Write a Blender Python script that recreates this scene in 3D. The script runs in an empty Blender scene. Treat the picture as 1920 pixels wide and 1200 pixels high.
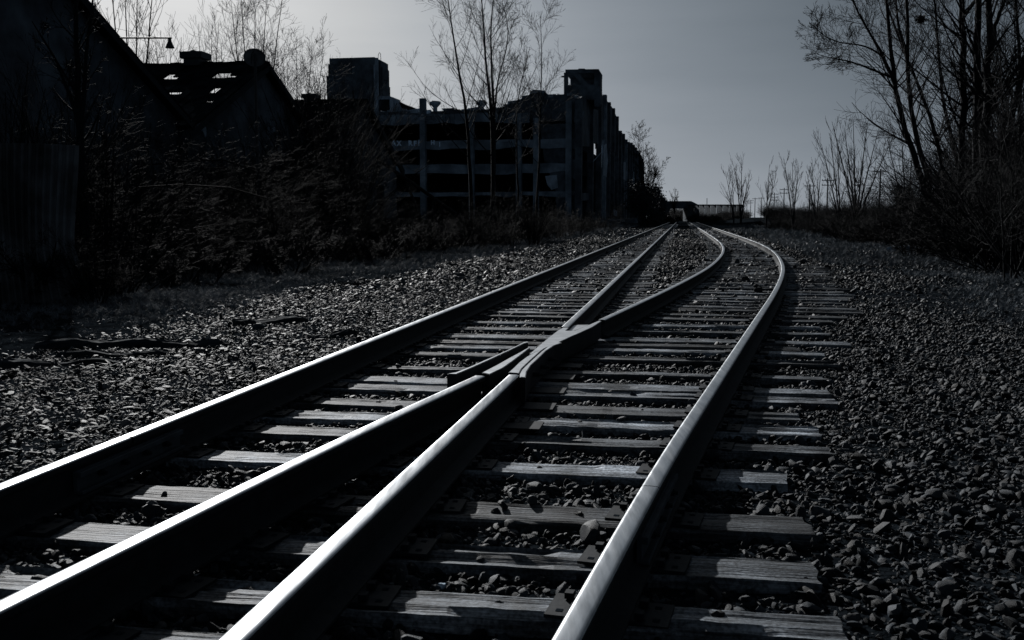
import bpy, bmesh, math, random
import numpy as np
from mathutils import Vector, Matrix
R = math.radians
SC = bpy.context.scene
COL = SC.collection
rng = np.random.default_rng(7)
random.seed(7)

# ------------------------------------------------------------------ camera
F, HY, HC = 1867.0, 407.5, 1.225          # focal length in photo pixels, horizon row, lens height
PITCH = math.atan((600 - HY) / F)
cam = bpy.data.objects.new('camera', bpy.data.cameras.new('camera'))
COL.objects.link(cam)
cam.data.sensor_width = 36.0
cam.data.lens = 36.0 * F / 1920.0
cam.location = (0, 0, HC)
cam.rotation_euler = (R(90) - PITCH, 0, 0)
cam.data.clip_start = 0.05
cam.data.clip_end = 6000
cam.data.dof.use_dof = True
cam.data.dof.focus_distance = 7.5
cam.data.dof.aperture_fstop = 10.0
SC.camera = cam

# ------------------------------------------------------------------ sun, sky, exposure
SUN_AZ, SUN_EL = -21.0, 24.0              # degrees from the camera heading (+Y), negative is left
sd = Vector((math.sin(R(SUN_AZ)) * math.cos(R(SUN_EL)), math.cos(R(SUN_AZ)) * math.cos(R(SUN_EL)), math.sin(R(SUN_EL))))
sun = bpy.data.objects.new('sun', bpy.data.lights.new('sun', 'SUN'))
COL.objects.link(sun)
sun.data.energy = 4.6
sun.data.angle = R(0.6)
sun.data.color = (1.0, 0.99, 0.98)
sun.rotation_euler = sd.to_track_quat('Z', 'Y').to_euler()
SC.view_settings.view_transform = 'Standard'
SC.view_settings.look = 'None'
SC.view_settings.exposure = 0.0
SC.view_settings.gamma = 1.0
SC.render.engine = 'CYCLES'
SC.cycles.max_bounces = 4
SC.cycles.diffuse_bounces = 2
SC.cycles.glossy_bounces = 2
SC.cycles.sample_clamp_indirect = 4

W = bpy.data.worlds.new('World')
SC.world = W
W.use_nodes = True
nt = W.node_tree
for n in list(nt.nodes): nt.nodes.remove(n)
def N(t, **k):
    n = nt.nodes.new(t)
    for a, b in k.items(): setattr(n, a, b)
    return n
def M(op, a, b=None, c=None):
    n = N('ShaderNodeMath', operation=op)
    for i, v in enumerate((a, b, c)):
        if v is None: continue
        if isinstance(v, (int, float)): n.inputs[i].default_value = v
        else: nt.links.new(v, n.inputs[i])
    return n.outputs[0]
tc = N('ShaderNodeTexCoord')
dt = N('ShaderNodeVectorMath', operation='DOT_PRODUCT')
nt.links.new(tc.outputs['Generated'], dt.inputs[0]); dt.inputs[1].default_value = sd
sp = N('ShaderNodeSeparateXYZ'); nt.links.new(tc.outputs['Generated'], sp.inputs[0])
th = M('DIVIDE', M('ARCCOSINE', M('MINIMUM', dt.outputs['Value'], 0.99999)), R(20.8))
glow = M('MULTIPLY', M('EXPONENT', M('MULTIPLY', M('POWER', th, 1.5), -1.0)), 0.90)
el = M('ARCSINE', M('MAXIMUM', sp.outputs['Z'], 0.0))
front = M('ADD', M('MULTIPLY', dt.outputs['Value'], 0.45), 0.55)
hor = M('MULTIPLY', M('MULTIPLY', M('EXPONENT', M('DIVIDE', el, -R(5.5))), 0.36), M('POWER', front, 3.0))
sky = N('ShaderNodeTexSky', sky_type='NISHITA', sun_disc=False, sun_elevation=R(SUN_EL), sun_rotation=R(SUN_AZ))
bw = N('ShaderNodeRGBToBW'); nt.links.new(sky.outputs[0], bw.inputs[0])
cl = N('ShaderNodeTexNoise'); cl.inputs['Scale'].default_value = 2.2; cl.inputs['Detail'].default_value = 6
mp = N('ShaderNodeMapping'); mp.inputs['Scale'].default_value = (1, 1, 7)
nt.links.new(tc.outputs['Generated'], mp.inputs[0]); nt.links.new(mp.outputs[0], cl.inputs['Vector'])
cloud = M('ADD', M('MULTIPLY', cl.outputs['Fac'], 0.42), 0.78)
back = M('MULTIPLY', M('SUBTRACT', 0.5, M('MULTIPLY', dt.outputs['Value'], 0.5)), 0.038)   # fill added to the sky behind the camera to lift the shadows
L = M('MULTIPLY', M('ADD', M('ADD', M('ADD', glow, hor), M('MULTIPLY', bw.outputs[0], 0.0065)), back), cloud)
ramp = N('ShaderNodeValToRGB')           # a dim overcast sky is blue grey, near the sun it is almost white
cr = ramp.color_ramp
cr.elements[0].position = 0.0; cr.elements[0].color = (0.78, 1.02, 1.32, 1)
cr.elements[1].position = 0.75; cr.elements[1].color = (1, 1, 1, 1)
e = cr.elements.new(0.14); e.color = (0.83, 1.0, 1.18, 1)
e = cr.elements.new(0.30); e.color = (0.90, 1.0, 1.12, 1)
e = cr.elements.new(0.55); e.color = (0.975, 1.0, 1.02, 1)
nt.links.new(L, ramp.inputs[0])
vm = N('ShaderNodeVectorMath', operation='SCALE')
nt.links.new(ramp.outputs[0], vm.inputs[0]); nt.links.new(L, vm.inputs['Scale'])
bg = N('ShaderNodeBackground'); nt.links.new(vm.outputs[0], bg.inputs[0]); bg.inputs[1].default_value = 1.0
wo = N('ShaderNodeOutputWorld'); nt.links.new(bg.outputs[0], wo.inputs[0])

# ------------------------------------------------------------------ where things stand
def ray(px, py):
    u = (py - 600) / F
    return ((px - 960) / F, math.cos(PITCH) - u * math.sin(PITCH), -(u * math.cos(PITCH) + math.sin(PITCH)))
def at(px, py, Y):                        # the point at distance Y seen there
    x, g, d = ray(px, py)
    t = Y / g
    return Vector((x * t, Y, HC + d * t))
def gnd(px, py, z=0.0):                   # the point of the plane z seen there
    x, g, d = ray(px, py)
    t = (z - HC) / d
    return Vector((x * t, g * t, z))
PSI = math.atan(0.1695)                   # heading of the straight track
TD = Vector((math.sin(PSI), math.cos(PSI), 0)); RD = Vector((math.cos(PSI), -math.sin(PSI), 0))
def loc(l, s, z=0.0): return RD * l + TD * s + Vector((0, 0, z))
def lat(p): return p[0] * RD.x + p[1] * RD.y
def lng(p): return p[0] * TD.x + p[1] * TD.y
G2 = 0.7545
LA = lat((-2.625, 0))                     # lateral place of the far left rail
L1 = LA + G2                              # centre of the straight track
RT = 0.190                                # top of rail above the ties
# the diverging track: slope of its left rail against distance, walked step by step
SL = ([-14, 3.5, 5.5, 12.5, 18.5, 22.5, 28, 36, 45, 56, 300], [.285, .285, .312, .312, .286, .256, .233, .197, .176, .1695, .1695])
def track2():
    ys = np.arange(-12, 232, .02); sl = np.interp(ys, *SL); xs = np.concatenate([[0], np.cumsum((sl[1:] + sl[:-1]) / 2 * .02)])
    xs += -1.37 - np.interp(2.6, ys, xs)
    pts, hd = [], []
    for k in range(0, len(ys), 12):
        a = math.atan(sl[k]); pts.append(Vector((xs[k], ys[k], 0)) + Vector((math.cos(a), -math.sin(a), 0)) * G2); hd.append(a)
    return pts, hd
T2, H2 = track2()
def rail_path2(off, y0, y1):
    out = []
    for p, a in zip(T2, H2):
        q = p + Vector((math.cos(a), -math.sin(a), 0)) * off
        if y0 <= q.y <= y1: out.append(q)
    return out
T2x = np.array([[p.x, p.y] for p in T2])
def ground_h(x, y):
    x = np.asarray(x, float); y = np.asarray(y, float)
    l = x * RD.x + y * RD.y
    h = np.full_like(l, -0.044)
    h += 0.074 * np.clip((LA - 0.10 - l) / 0.35, 0, 1)                       # gravel heaped over the tie ends on the left
    h -= 0.10 * np.clip((LA - 3.0 - l) / 4.0, 0, 1)
    h += 0.022 * np.sin(x * 1.3 + 0.5 * y) * np.sin(0.9 * y + 1.0) * np.clip(np.abs(l - 0.2) / 3 - 0.6, 0, 1)
    h += 0.006 * np.sin(7.1 * x + 3 * y) * np.sin(5.7 * y - 2 * x)
    far = np.clip((y - 60) / 100, 0, 1) * np.clip((np.abs(l + 1) - 6) / 8, 0, 1)
    h += 0.9 * far * np.clip((l - 5) / 8, 0, 1)                                 # low bank right of the far tracks
    return h

# ------------------------------------------------------------------ materials
MT = {}
def mat(name, c, rough=0.8, spec=0.3, metal=0.0, var=0.35, scale=8.0, bump=0.0, bscale=40.0, dist=0.01, stretch=None, rand=0.0, coords='Object', spots=None, detail=6, ocol=False, rvar=0.0, fine=0.0):
    m = bpy.data.materials.new(name); m.use_nodes = True
    t = m.node_tree; b = t.nodes['Principled BSDF']
    if isinstance(c, (int, float)): c = (c * 0.76, c * 0.98, c * 1.22)
    tcn = t.nodes.new('ShaderNodeTexCoord'); v = tcn.outputs[coords]
    if stretch:
        mpn = t.nodes.new('ShaderNodeMapping'); mpn.inputs['Scale'].default_value = stretch
        t.links.new(v, mpn.inputs[0]); v = mpn.outputs[0]
    n = t.nodes.new('ShaderNodeTexNoise'); n.inputs['Scale'].default_value = scale; n.inputs['Detail'].default_value = detail; n.inputs['Roughness'].default_value = 0.65
    t.links.new(v, n.inputs['Vector'])
    mr = t.nodes.new('ShaderNodeMapRange'); mr.inputs[1].default_value = 0.3; mr.inputs[2].default_value = 0.7
    mr.inputs[3].default_value = 1 - var; mr.inputs[4].default_value = 1 + var
    t.links.new(n.outputs['Fac'], mr.inputs[0])
    f = mr.outputs[0]
    if rand:
        oi = t.nodes.new('ShaderNodeObjectInfo')
        m2 = t.nodes.new('ShaderNodeMapRange'); m2.inputs[3].default_value = 1 - rand; m2.inputs[4].default_value = 1 + rand
        t.links.new(oi.outputs['Random'], m2.inputs[0])
        mm = t.nodes.new('ShaderNodeMath'); mm.operation = 'MULTIPLY'
        t.links.new(f, mm.inputs[0]); t.links.new(m2.outputs[0], mm.inputs[1]); f = mm.outputs[0]
    if ocol:
        oi = t.nodes.new('ShaderNodeObjectInfo'); mm = t.nodes.new('ShaderNodeMath'); mm.operation = 'MULTIPLY'
        t.links.new(f, mm.inputs[0]); t.links.new(oi.outputs['Color'], mm.inputs[1]); f = mm.outputs[0]
    if fine:                              # specks
        n4 = t.nodes.new('ShaderNodeTexNoise'); n4.inputs['Scale'].default_value = 70; n4.inputs['Detail'].default_value = 4
        t.links.new(tcn.outputs[coords], n4.inputs['Vector'])
        m4 = t.nodes.new('ShaderNodeMapRange'); m4.inputs[1].default_value = .35; m4.inputs[2].default_value = .65; m4.inputs[3].default_value = 1 - fine; m4.inputs[4].default_value = 1 + fine
        t.links.new(n4.outputs['Fac'], m4.inputs[0]); mm = t.nodes.new('ShaderNodeMath'); mm.operation = 'MULTIPLY'
        t.links.new(f, mm.inputs[0]); t.links.new(m4.outputs[0], mm.inputs[1]); f = mm.outputs[0]
    if spots:                             # darker stains with a shape of their own
        n3 = t.nodes.new('ShaderNodeTexNoise'); n3.inputs['Scale'].default_value = spots[0]; n3.inputs['Detail'].default_value = 3
        t.links.new(tcn.outputs[coords], n3.inputs['Vector'])
        m3 = t.nodes.new('ShaderNodeMapRange'); m3.inputs[1].default_value = 0.42; m3.inputs[2].default_value = 0.62; m3.inputs[3].default_value = spots[1]; m3.inputs[4].default_value = 1.0
        t.links.new(n3.outputs['Fac'], m3.inputs[0])
        mm = t.nodes.new('ShaderNodeMath'); mm.operation = 'MULTIPLY'
        t.links.new(f, mm.inputs[0]); t.links.new(m3.outputs[0], mm.inputs[1]); f = mm.outputs[0]
    sc = t.nodes.new('ShaderNodeVectorMath'); sc.operation = 'SCALE'; sc.inputs[0].default_value = c[:3]
    t.links.new(f, sc.inputs['Scale']); t.links.new(sc.outputs[0], b.inputs['Base Color'])
    if rvar:
        nr = t.nodes.new('ShaderNodeTexNoise'); nr.inputs['Scale'].default_value = 3.0; nr.inputs['Detail'].default_value = 8; t.links.new(v, nr.inputs['Vector'])
        m5 = t.nodes.new('ShaderNodeMapRange'); m5.inputs[1].default_value = .3; m5.inputs[2].default_value = .7; m5.inputs[3].default_value = rough - rvar; m5.inputs[4].default_value = rough + rvar
        t.links.new(nr.outputs['Fac'], m5.inputs[0]); t.links.new(m5.outputs[0], b.inputs['Roughness'])
    b.inputs['Roughness'].default_value = rough; b.inputs['Specular IOR Level'].default_value = spec; b.inputs['Metallic'].default_value = metal
    if bump:
        nb = t.nodes.new('ShaderNodeTexNoise'); nb.inputs['Scale'].default_value = bscale; nb.inputs['Detail'].default_value = 5
        t.links.new(v, nb.inputs['Vector'])
        bp = t.nodes.new('ShaderNodeBump'); bp.inputs['Strength'].default_value = bump; bp.inputs['Distance'].default_value = dist
        t.links.new(nb.outputs['Fac'], bp.inputs['Height']); t.links.new(bp.outputs[0], b.inputs['Normal'])
    MT[name] = m
    return m
mat('ground_soil', 0.011, rough=1.0, spec=0.0, var=0.6, scale=3.5, bump=1.0, bscale=14, dist=0.05, detail=10)
mat('ballast_stone', 0.026, rough=0.58, spec=0.13, var=0.6, scale=30, rand=0.85, bump=0.5, bscale=70, dist=0.004)
mat('tie_wood', (.19, .215, .245), rough=0.64, spec=0.12, fine=0.5, var=0.8, scale=6, stretch=(0.5, 9, 9), rand=0.12, bump=1.0, bscale=9, dist=0.010, spots=(3.0, 0.35), ocol=True, detail=12)
mat('rail_steel', (0.36, 0.38, 0.40), rough=0.35, metal=1.0, var=0.30, scale=5, stretch=(9, .8, 9), bump=0.12, bscale=9, dist=0.0010, rvar=0.06)
mat('rail_rust', 0.014, rough=0.75, spec=0.25, var=0.5, scale=14, bump=0.6, bscale=60, dist=0.002)
mat('frog_steel', (.33, .35, .37), rough=0.45, metal=1.0, var=0.25, scale=9, bump=0.45, bscale=40, dist=0.002)
mat('plate_iron', 0.016, rough=0.7, spec=0.1, var=0.4, scale=14, bump=0.5, bscale=60, dist=0.002)
mat('bark', 0.014, rough=0.85, spec=0.08, var=0.4, scale=6, bump=0.6, bscale=20, dist=0.02)
mat('twig', 0.009, rough=0.8, spec=0.08, var=0.3, scale=3)
mat('twig_grey', 0.008, rough=0.8, spec=0.02, var=0.6, scale=1.2)
mat('dry_grass', (.115, .135, .155), rough=0.8, spec=0.03, var=0.5, scale=2.0, rand=0.4)
mat('concrete', 0.33, rough=0.9, spec=0.15, var=0.35, scale=0.8, bump=0.4, bscale=6, dist=0.05, spots=(0.35, 0.5), detail=9)
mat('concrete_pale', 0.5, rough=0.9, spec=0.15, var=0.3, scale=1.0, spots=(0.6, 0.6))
mat('brick_dark', 0.13, rough=0.9, spec=0.15, var=0.4, scale=1.2, bump=0.4, bscale=12, dist=0.05, spots=(0.3, 0.55), detail=9)
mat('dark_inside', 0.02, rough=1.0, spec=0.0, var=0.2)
mat('roof_felt', 0.016, rough=1.0, spec=0.0, var=0.5, scale=2.0, spots=(0.7, 0.5), bump=0.5, bscale=10, dist=0.03)
mat('joint_iron', 0.05, rough=0.7, spec=0.2, var=0.4)
mat('sheet_metal', (0.11, 0.125, 0.14), rough=0.55, spec=0.35, var=0.5, scale=1.6, spots=(1.2, 0.25))
mat('iron', 0.03, rough=0.6, spec=0.3, var=0.3)
mat('paint_white', 0.62, rough=0.8, spec=0.2, var=0.3, scale=4)
mat('paint_faded', 0.92, rough=0.9, spec=0.1, var=0.08, scale=3)
mat('old_plank', 0.035, rough=0.9, spec=0.05, var=0.5, scale=8, stretch=(0.3, 6, 6), bump=0.8, bscale=14, dist=0.01)
mat('litter', 0.55, rough=0.7, spec=0.2, var=0.3, rand=0.4)
mat('foliage_dark', 0.05, rough=0.75, spec=0.2, var=0.5, scale=0.8)

# ------------------------------------------------------------------ mesh helpers
def mesh(name, V, Fc, m, smooth=False):
    me = bpy.data.meshes.new(name)
    V = np.asarray(V, dtype=np.float32).reshape(-1, 3)
    if isinstance(Fc, np.ndarray):
        k = Fc.shape[1]
        me.vertices.add(len(V)); me.vertices.foreach_set('co', V.ravel())
        me.loops.add(Fc.size); me.loops.foreach_set('vertex_index', Fc.astype(np.int32).ravel())
        me.polygons.add(len(Fc)); me.polygons.foreach_set('loop_start', np.arange(0, Fc.size, k, dtype=np.int32))
        me.update(calc_edges=True)
    else:
        me.from_pydata(V.tolist(), [], Fc)
        me.update()
    if smooth: me.polygons.foreach_set('use_smooth', np.ones(len(me.polygons), dtype=bool))
    if m is not None: me.materials.append(MT[m] if isinstance(m, str) else m)
    return me
def ob(name, me, parent=None, location=None, rz=0.0):
    o = bpy.data.objects.new(name, me); COL.objects.link(o)
    if parent is not None: o.parent = parent
    if location is not None: o.location = location
    if rz: o.rotation_euler = (0, 0, rz)
    return o
def tag(o, label=None, cat=None, group=None, kind=None):
    if label: o['label'] = label
    if cat: o['category'] = cat
    if group: o['group'] = group
    if kind: o['kind'] = kind
    return o
def empty(name, location=(0, 0, 0), rz=0.0):
    o = bpy.data.objects.new(name, None); COL.objects.link(o); o.location = location; o.rotation_euler = (0, 0, rz)
    o.empty_display_size = 0.1
    return o
class MB:
    def __init__(s): s.v = []; s.f = []; s.m = []; s.mats = []
    def mi(s, m):
        if m not in s.mats: s.mats.append(m)
        return s.mats.index(m)
    def add(s, V, Fc, m=None):
        n = len(s.v); s.v += [tuple(p) for p in V]; s.f += [tuple(i + n for i in f) for f in Fc]
        s.m += [s.mi(m) if m else 0] * len(Fc)
    def box(s, c, half, ax=None, m=None, jit=0.0):
        ax = ax or (Vector((1, 0, 0)), Vector((0, 1, 0)), Vector((0, 0, 1)))
        V = []
        for i in (-1, 1):
            for j in (-1, 1):
                for k in (-1, 1):
                    p = Vector(c) + ax[0] * i * half[0] + ax[1] * j * half[1] + ax[2] * k * half[2]
                    if jit: p += Vector([random.uniform(-jit, jit) for _ in range(3)])
                    V.append(p)
        s.add(V, [(0, 1, 3, 2), (4, 6, 7, 5), (0, 4, 5, 1), (2, 3, 7, 6), (0, 2, 6, 4), (1, 5, 7, 3)], m)
    def prism(s, poly, lo, hi, m=None):   # poly: list of Vector, lo/hi: offset vectors
        n = len(poly)
        V = [Vector(p) + lo for p in poly] + [Vector(p) + hi for p in poly]
        s.add(V, [tuple(range(n - 1, -1, -1)), tuple(range(n, 2 * n))] + [(i, (i + 1) % n, (i + 1) % n + n, i + n) for i in range(n)], m)
    def tube(s, pts, rad, k=8, m=None, caps=True):
        pts = [Vector(p) for p in pts]; V = []; n = len(pts)
        rad = rad if isinstance(rad, (list, tuple)) else [rad] * n
        for i, p in enumerate(pts):
            d = (pts[min(i + 1, n - 1)] - pts[max(i - 1, 0)]).normalized()
            a = d.orthogonal().normalized() if i == 0 else (a - d * a.dot(d)).normalized()
            b = d.cross(a)
            for j in range(k):
                w = 2 * math.pi * j / k
                V.append(p + (a * math.cos(w) + b * math.sin(w)) * rad[i])
        Fc = [(i * k + j, i * k + (j + 1) % k, (i + 1) * k + (j + 1) % k, (i + 1) * k + j) for i in range(n - 1) for j in range(k)]
        if caps: Fc += [tuple(range(k - 1, -1, -1)), tuple(range((n - 1) * k, n * k))]
        s.add(V, Fc, m)
    def build(s, name, m, parent=None, smooth=False, bevel=0.0, origin=None):
        V = s.v
        if origin is not None: V = [Vector(p) - Vector(origin) for p in V]
        me = mesh(name, [tuple(p) for p in V], s.f, None)
        for mm in (s.mats or [m]): me.materials.append(MT[mm])
        if s.mats: me.polygons.foreach_set('material_index', np.array(s.m, dtype=np.int32))
        bm = bmesh.new(); bm.from_mesh(me); bmesh.ops.recalc_face_normals(bm, faces=bm.faces)
        if bevel: bmesh.ops.bevel(bm, geom=bm.edges[:], offset=bevel, segments=1, affect='EDGES', clamp_overlap=True)
        bm.to_mesh(me); bm.free()
        if smooth: me.polygons.foreach_set('use_smooth', np.ones(len(me.polygons), dtype=bool))
        return ob(name, me, parent, origin)

# ------------------------------------------------------------------ ground sheet
def spaced(a, b, step0, grow, start=0.0):
    out = [start]; s = step0
    while out[-1] < b: out.append(out[-1] + s); s *= grow
    s = step0; lo = [start]
    while lo[-1] > a: lo.append(lo[-1] - s); s *= grow
    return np.array(sorted(set(lo + out)))
gx = spaced(-1600, 1600, 0.22, 1.035); gy = spaced(-120, 3200, 0.22, 1.03, 3.0)
X, Y = np.meshgrid(gx, gy)
Z = ground_h(X, Y)
nx, ny = len(gx), len(gy)
I = np.arange(nx * ny).reshape(ny, nx)
Q = np.stack([I[:-1, :-1], I[:-1, 1:], I[1:, 1:], I[1:, :-1]], -1).reshape(-1, 4)
tag(ob('ground', mesh('ground', np.stack([X, Y, Z], -1), Q, 'ground_soil', True)), 'dark gravelly soil on both sides of the tracks', 'ground', kind='structure')

# ------------------------------------------------------------------ scatter (only for stuff nobody could count)
def stone_mesh(seed, flat):
    r = random.Random(seed)
    bm = bmesh.new(); bmesh.ops.create_icosphere(bm, subdivisions=2, radius=0.5)
    sx, sy, sz = 1.0, r.uniform(0.6, 0.9), flat * r.uniform(0.8, 1.1)
    cuts = [(Vector((r.gauss(0, 1), r.gauss(0, 1), r.gauss(0, 1))).normalized(), r.uniform(0.22, 0.38)) for _ in range(9)]
    ph = [r.uniform(0, 6) for _ in range(3)]
    for v in bm.verts:
        v.co *= r.uniform(0.95, 1.04) + .07 * math.sin(5 * v.co.x * 2 + ph[0]) * math.cos(7 * v.co.y + ph[1])
        for n, d in cuts:
            q = v.co.dot(n)
            if q > d: v.co -= n * (q - d)
        v.co = Vector((v.co.x * sx, v.co.y * sy, v.co.z * sz))
    me = bpy.data.meshes.new('stone'); bm.to_mesh(me); bm.free(); me.materials.append(MT['ballast_stone']); me.polygons.foreach_set('use_smooth', np.ones(len(me.polygons), dtype=bool)); me.set_sharp_from_angle(angle=R(30))
    return me
def scatter(name, P, rot, scl, protos, label, cat):
    me = bpy.data.meshes.new(name); n = len(P)
    me.vertices.add(n); me.vertices.foreach_set('co', np.asarray(P, np.float32).ravel())
    a = me.attributes.new('rot', 'FLOAT_VECTOR', 'POINT'); a.data.foreach_set('vector', np.asarray(rot, np.float32).ravel())
    a = me.attributes.new('scl', 'FLOAT_VECTOR', 'POINT'); a.data.foreach_set('vector', np.asarray(scl, np.float32).ravel())
    a = me.attributes.new('idx', 'INT', 'POINT'); a.data.foreach_set('value', rng.integers(0, len(protos), n).astype(np.int32))
    o = ob(name, me)
    g = bpy.data.node_groups.new(name, 'GeometryNodeTree')
    g.interface.new_socket('Geometry', in_out='INPUT', socket_type='NodeSocketGeometry')
    g.interface.new_socket('Geometry', in_out='OUTPUT', socket_type='NodeSocketGeometry')
    gi = g.nodes.new('NodeGroupInput'); go = g.nodes.new('NodeGroupOutput')
    ip = g.nodes.new('GeometryNodeInstanceOnPoints'); ip.inputs['Pick Instance'].default_value = True
    g.links.new(gi.outputs[0], ip.inputs['Points'])
    jn = g.nodes.new('GeometryNodeJoinGeometry')
    for p in reversed(protos):
        po = bpy.data.objects.new(name + '_source', p)
        oi = g.nodes.new('GeometryNodeObjectInfo'); oi.inputs['Object'].default_value = po; oi.inputs['As Instance'].default_value = True
        g.links.new(oi.outputs['Geometry'], jn.inputs[0])
    g.links.new(jn.outputs[0], ip.inputs['Instance'])
    def named(nm, ty):
        q = g.nodes.new('GeometryNodeInputNamedAttribute'); q.data_type = ty; q.inputs['Name'].default_value = nm
        return [x for x in q.outputs if x.enabled][0]
    g.links.new(named('idx', 'INT'), ip.inputs['Instance Index'])
    er = g.nodes.new('FunctionNodeEulerToRotation'); g.links.new(named('rot', 'FLOAT_VECTOR'), er.inputs[0])
    g.links.new(er.outputs[0], ip.inputs['Rotation']); g.links.new(named('scl', 'FLOAT_VECTOR'), ip.inputs['Scale'])
    g.links.new(ip.outputs[0], go.inputs[0])
    md = o.modifiers.new('scatter', 'NODES'); md.node_group = g
    tag(o, label, cat, kind='stuff')
    return o
def field(y0, y1, dens, left=None, right=None, marg=1.25):
    """points per square metre between two distances, across what the lens sees and a step more"""
    w = 0.515 * marg
    n = int(dens * w * (y1 * y1 - y0 * y0) * (1.5 if y1 <= 5 else 1.15))
    y = np.sqrt(rng.uniform(y0 * y0, y1 * y1, n)); x = rng.uniform(-1, 1, n) * (w * y + np.where(y < 9, 1.5, .3))
    return x, y
SM = [stone_mesh(s, f) for s, f in ((1, .62), (2, .7), (3, .5), (4, .8), (5, .45), (6, .66), (7, .55))]
def near_t2(x, y):
    xs = np.interp(y, T2x[:, 1], T2x[:, 0])
    return (x - xs) * math.cos(0.25)
PX, SZ = [], []
for y0, y1, dn, s in ((2.0, 5, 1000, .046), (2.0, 9, 2300, .021), (5, 9, 900, .044), (9, 16, 900, .040), (16, 30, 330, .060), (30, 60, 80, .08), (60, 120, 4, .22)):
    x, y = field(y0, y1, dn)
    l = x * RD.x + y * RD.y
    rt = near_t2(x, y)
    lim_r = np.where(y < 12, 4.2, 2.6) + 0.9 * np.sin(y * 0.7) + rng.normal(0, 0.5, len(x))
    lim_l = -3.3 - 0.35 * np.sin(y * 0.5) + rng.normal(0, 0.3, len(x))
    keep = (rt < np.where(y < 7, 9, lim_r)) & (l - LA > lim_l - .4 * (y < 7))
    keep |= rng.uniform(0, 1, len(x)) < np.where((rt > 0) & (y < 40), 0.16, 0.012)
    x, y = x[keep], y[keep]
    PX.append(np.stack([x, y], 1)); SZ.append(np.exp(rng.normal(-.05, 0.45, len(x))) * s)
PX = np.concatenate(PX); SZ = np.clip(np.concatenate(SZ), 0.012, 0.3); SZ = np.where(PX[:, 1] < 14, np.minimum(SZ, .095), SZ)
zz = ground_h(PX[:, 0], PX[:, 1]) + rng.uniform(-0.35, 0.25, len(SZ)) * SZ
zz = np.where((PX[:, 1] < 16) & (PX[:, 0] * RD.x + PX[:, 1] * RD.y > LA - 0.1), np.minimum(zz, 0.0 - 0.2 * SZ), zz)
leftside = (PX[:, 0] * RD.x + PX[:, 1] * RD.y) < LA - 0.1
tilt = np.where(leftside, 0.42, 0.6)[:, None]
SZ = np.where(leftside, SZ * .8, SZ)
rot = np.concatenate([rng.normal(0, 1, (len(SZ), 2)) * tilt, rng.uniform(0, 6.28, (len(SZ), 1))], 1)
scl = SZ[:, None] * np.stack([np.where(leftside, 1.35, 1.05), rng.uniform(.7, 1.1, len(SZ)), np.where(leftside, rng.uniform(.15, .5, len(SZ)), rng.uniform(.5, 1.05, len(SZ)))], 1)
scatter('gravel', np.stack([PX[:, 0], PX[:, 1], zz], 1), rot, scl, SM, 'dark broken stone ballast between and beside the ties', 'gravel')

# bright scraps of paper and glass strewn over the ballast
x, y = field(6, 60, 0.05)
bm_ = [stone_mesh(31, .3), stone_mesh(32, .2)]
for q in bm_: q.materials.clear(); q.materials.append(MT['litter'])
z = ground_h(x, y) + 0.02
s = rng.uniform(.03, .06, len(x)) * np.clip(y / 12, 0.8, 2.5)
scatter('litter', np.stack([x, y, z], 1), np.stack([rng.normal(0, .4, len(x)), rng.normal(0, .4, len(x)), rng.uniform(0, 6, len(x))], 1),
        np.stack([s, s * .6, s * .5], 1), bm_, 'pale scraps of paper and broken glass strewn on the gravel', 'litter')

# dry grass
def tuft(seed, n, h, spread):
    r = random.Random(seed); V = []; Fc = []
    for i in range(n):
        a = r.uniform(0, 6.28); b = r.uniform(0, spread) ; hh = h * r.uniform(0.45, 1.1); lean = r.uniform(0.2, 1.1)
        p = Vector((math.cos(a) * b * .6, math.sin(a) * b * .6, -0.01)); d = Vector((math.cos(a), math.sin(a), 0)); w = d.cross(Vector((0, 0, 1))) * r.uniform(.0025, .005)
        k = len(V)
        for t in (0, .35, .7, 1.0):
            q = p + d * (lean * hh * t * t) + Vector((0, 0, hh * (t - 0.35 * lean * t * t)))
            ww = w * (1.15 - t)
            V += [q - ww, q + ww]
        for t in range(3): Fc.append((k + 2 * t, k + 2 * t + 1, k + 2 * t + 3, k + 2 * t + 2))
    return mesh('tuft', [tuple(v) for v in V], Fc, 'dry_grass')
GT = [tuft(s, 22, .16, .09) for s in range(4)]
def vnoise(x, y, f, s):
    return (np.sin(x * f + s) * np.sin(y * f * 1.13 + 2.1 * s) + 0.6 * np.sin(x * f * 2.3 + y * f * 1.7 + s) + 0.4 * np.sin(x * f * 4.7 - y * f * 3.9)) / 2 + 0.5
GP, GS = [], []
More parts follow.
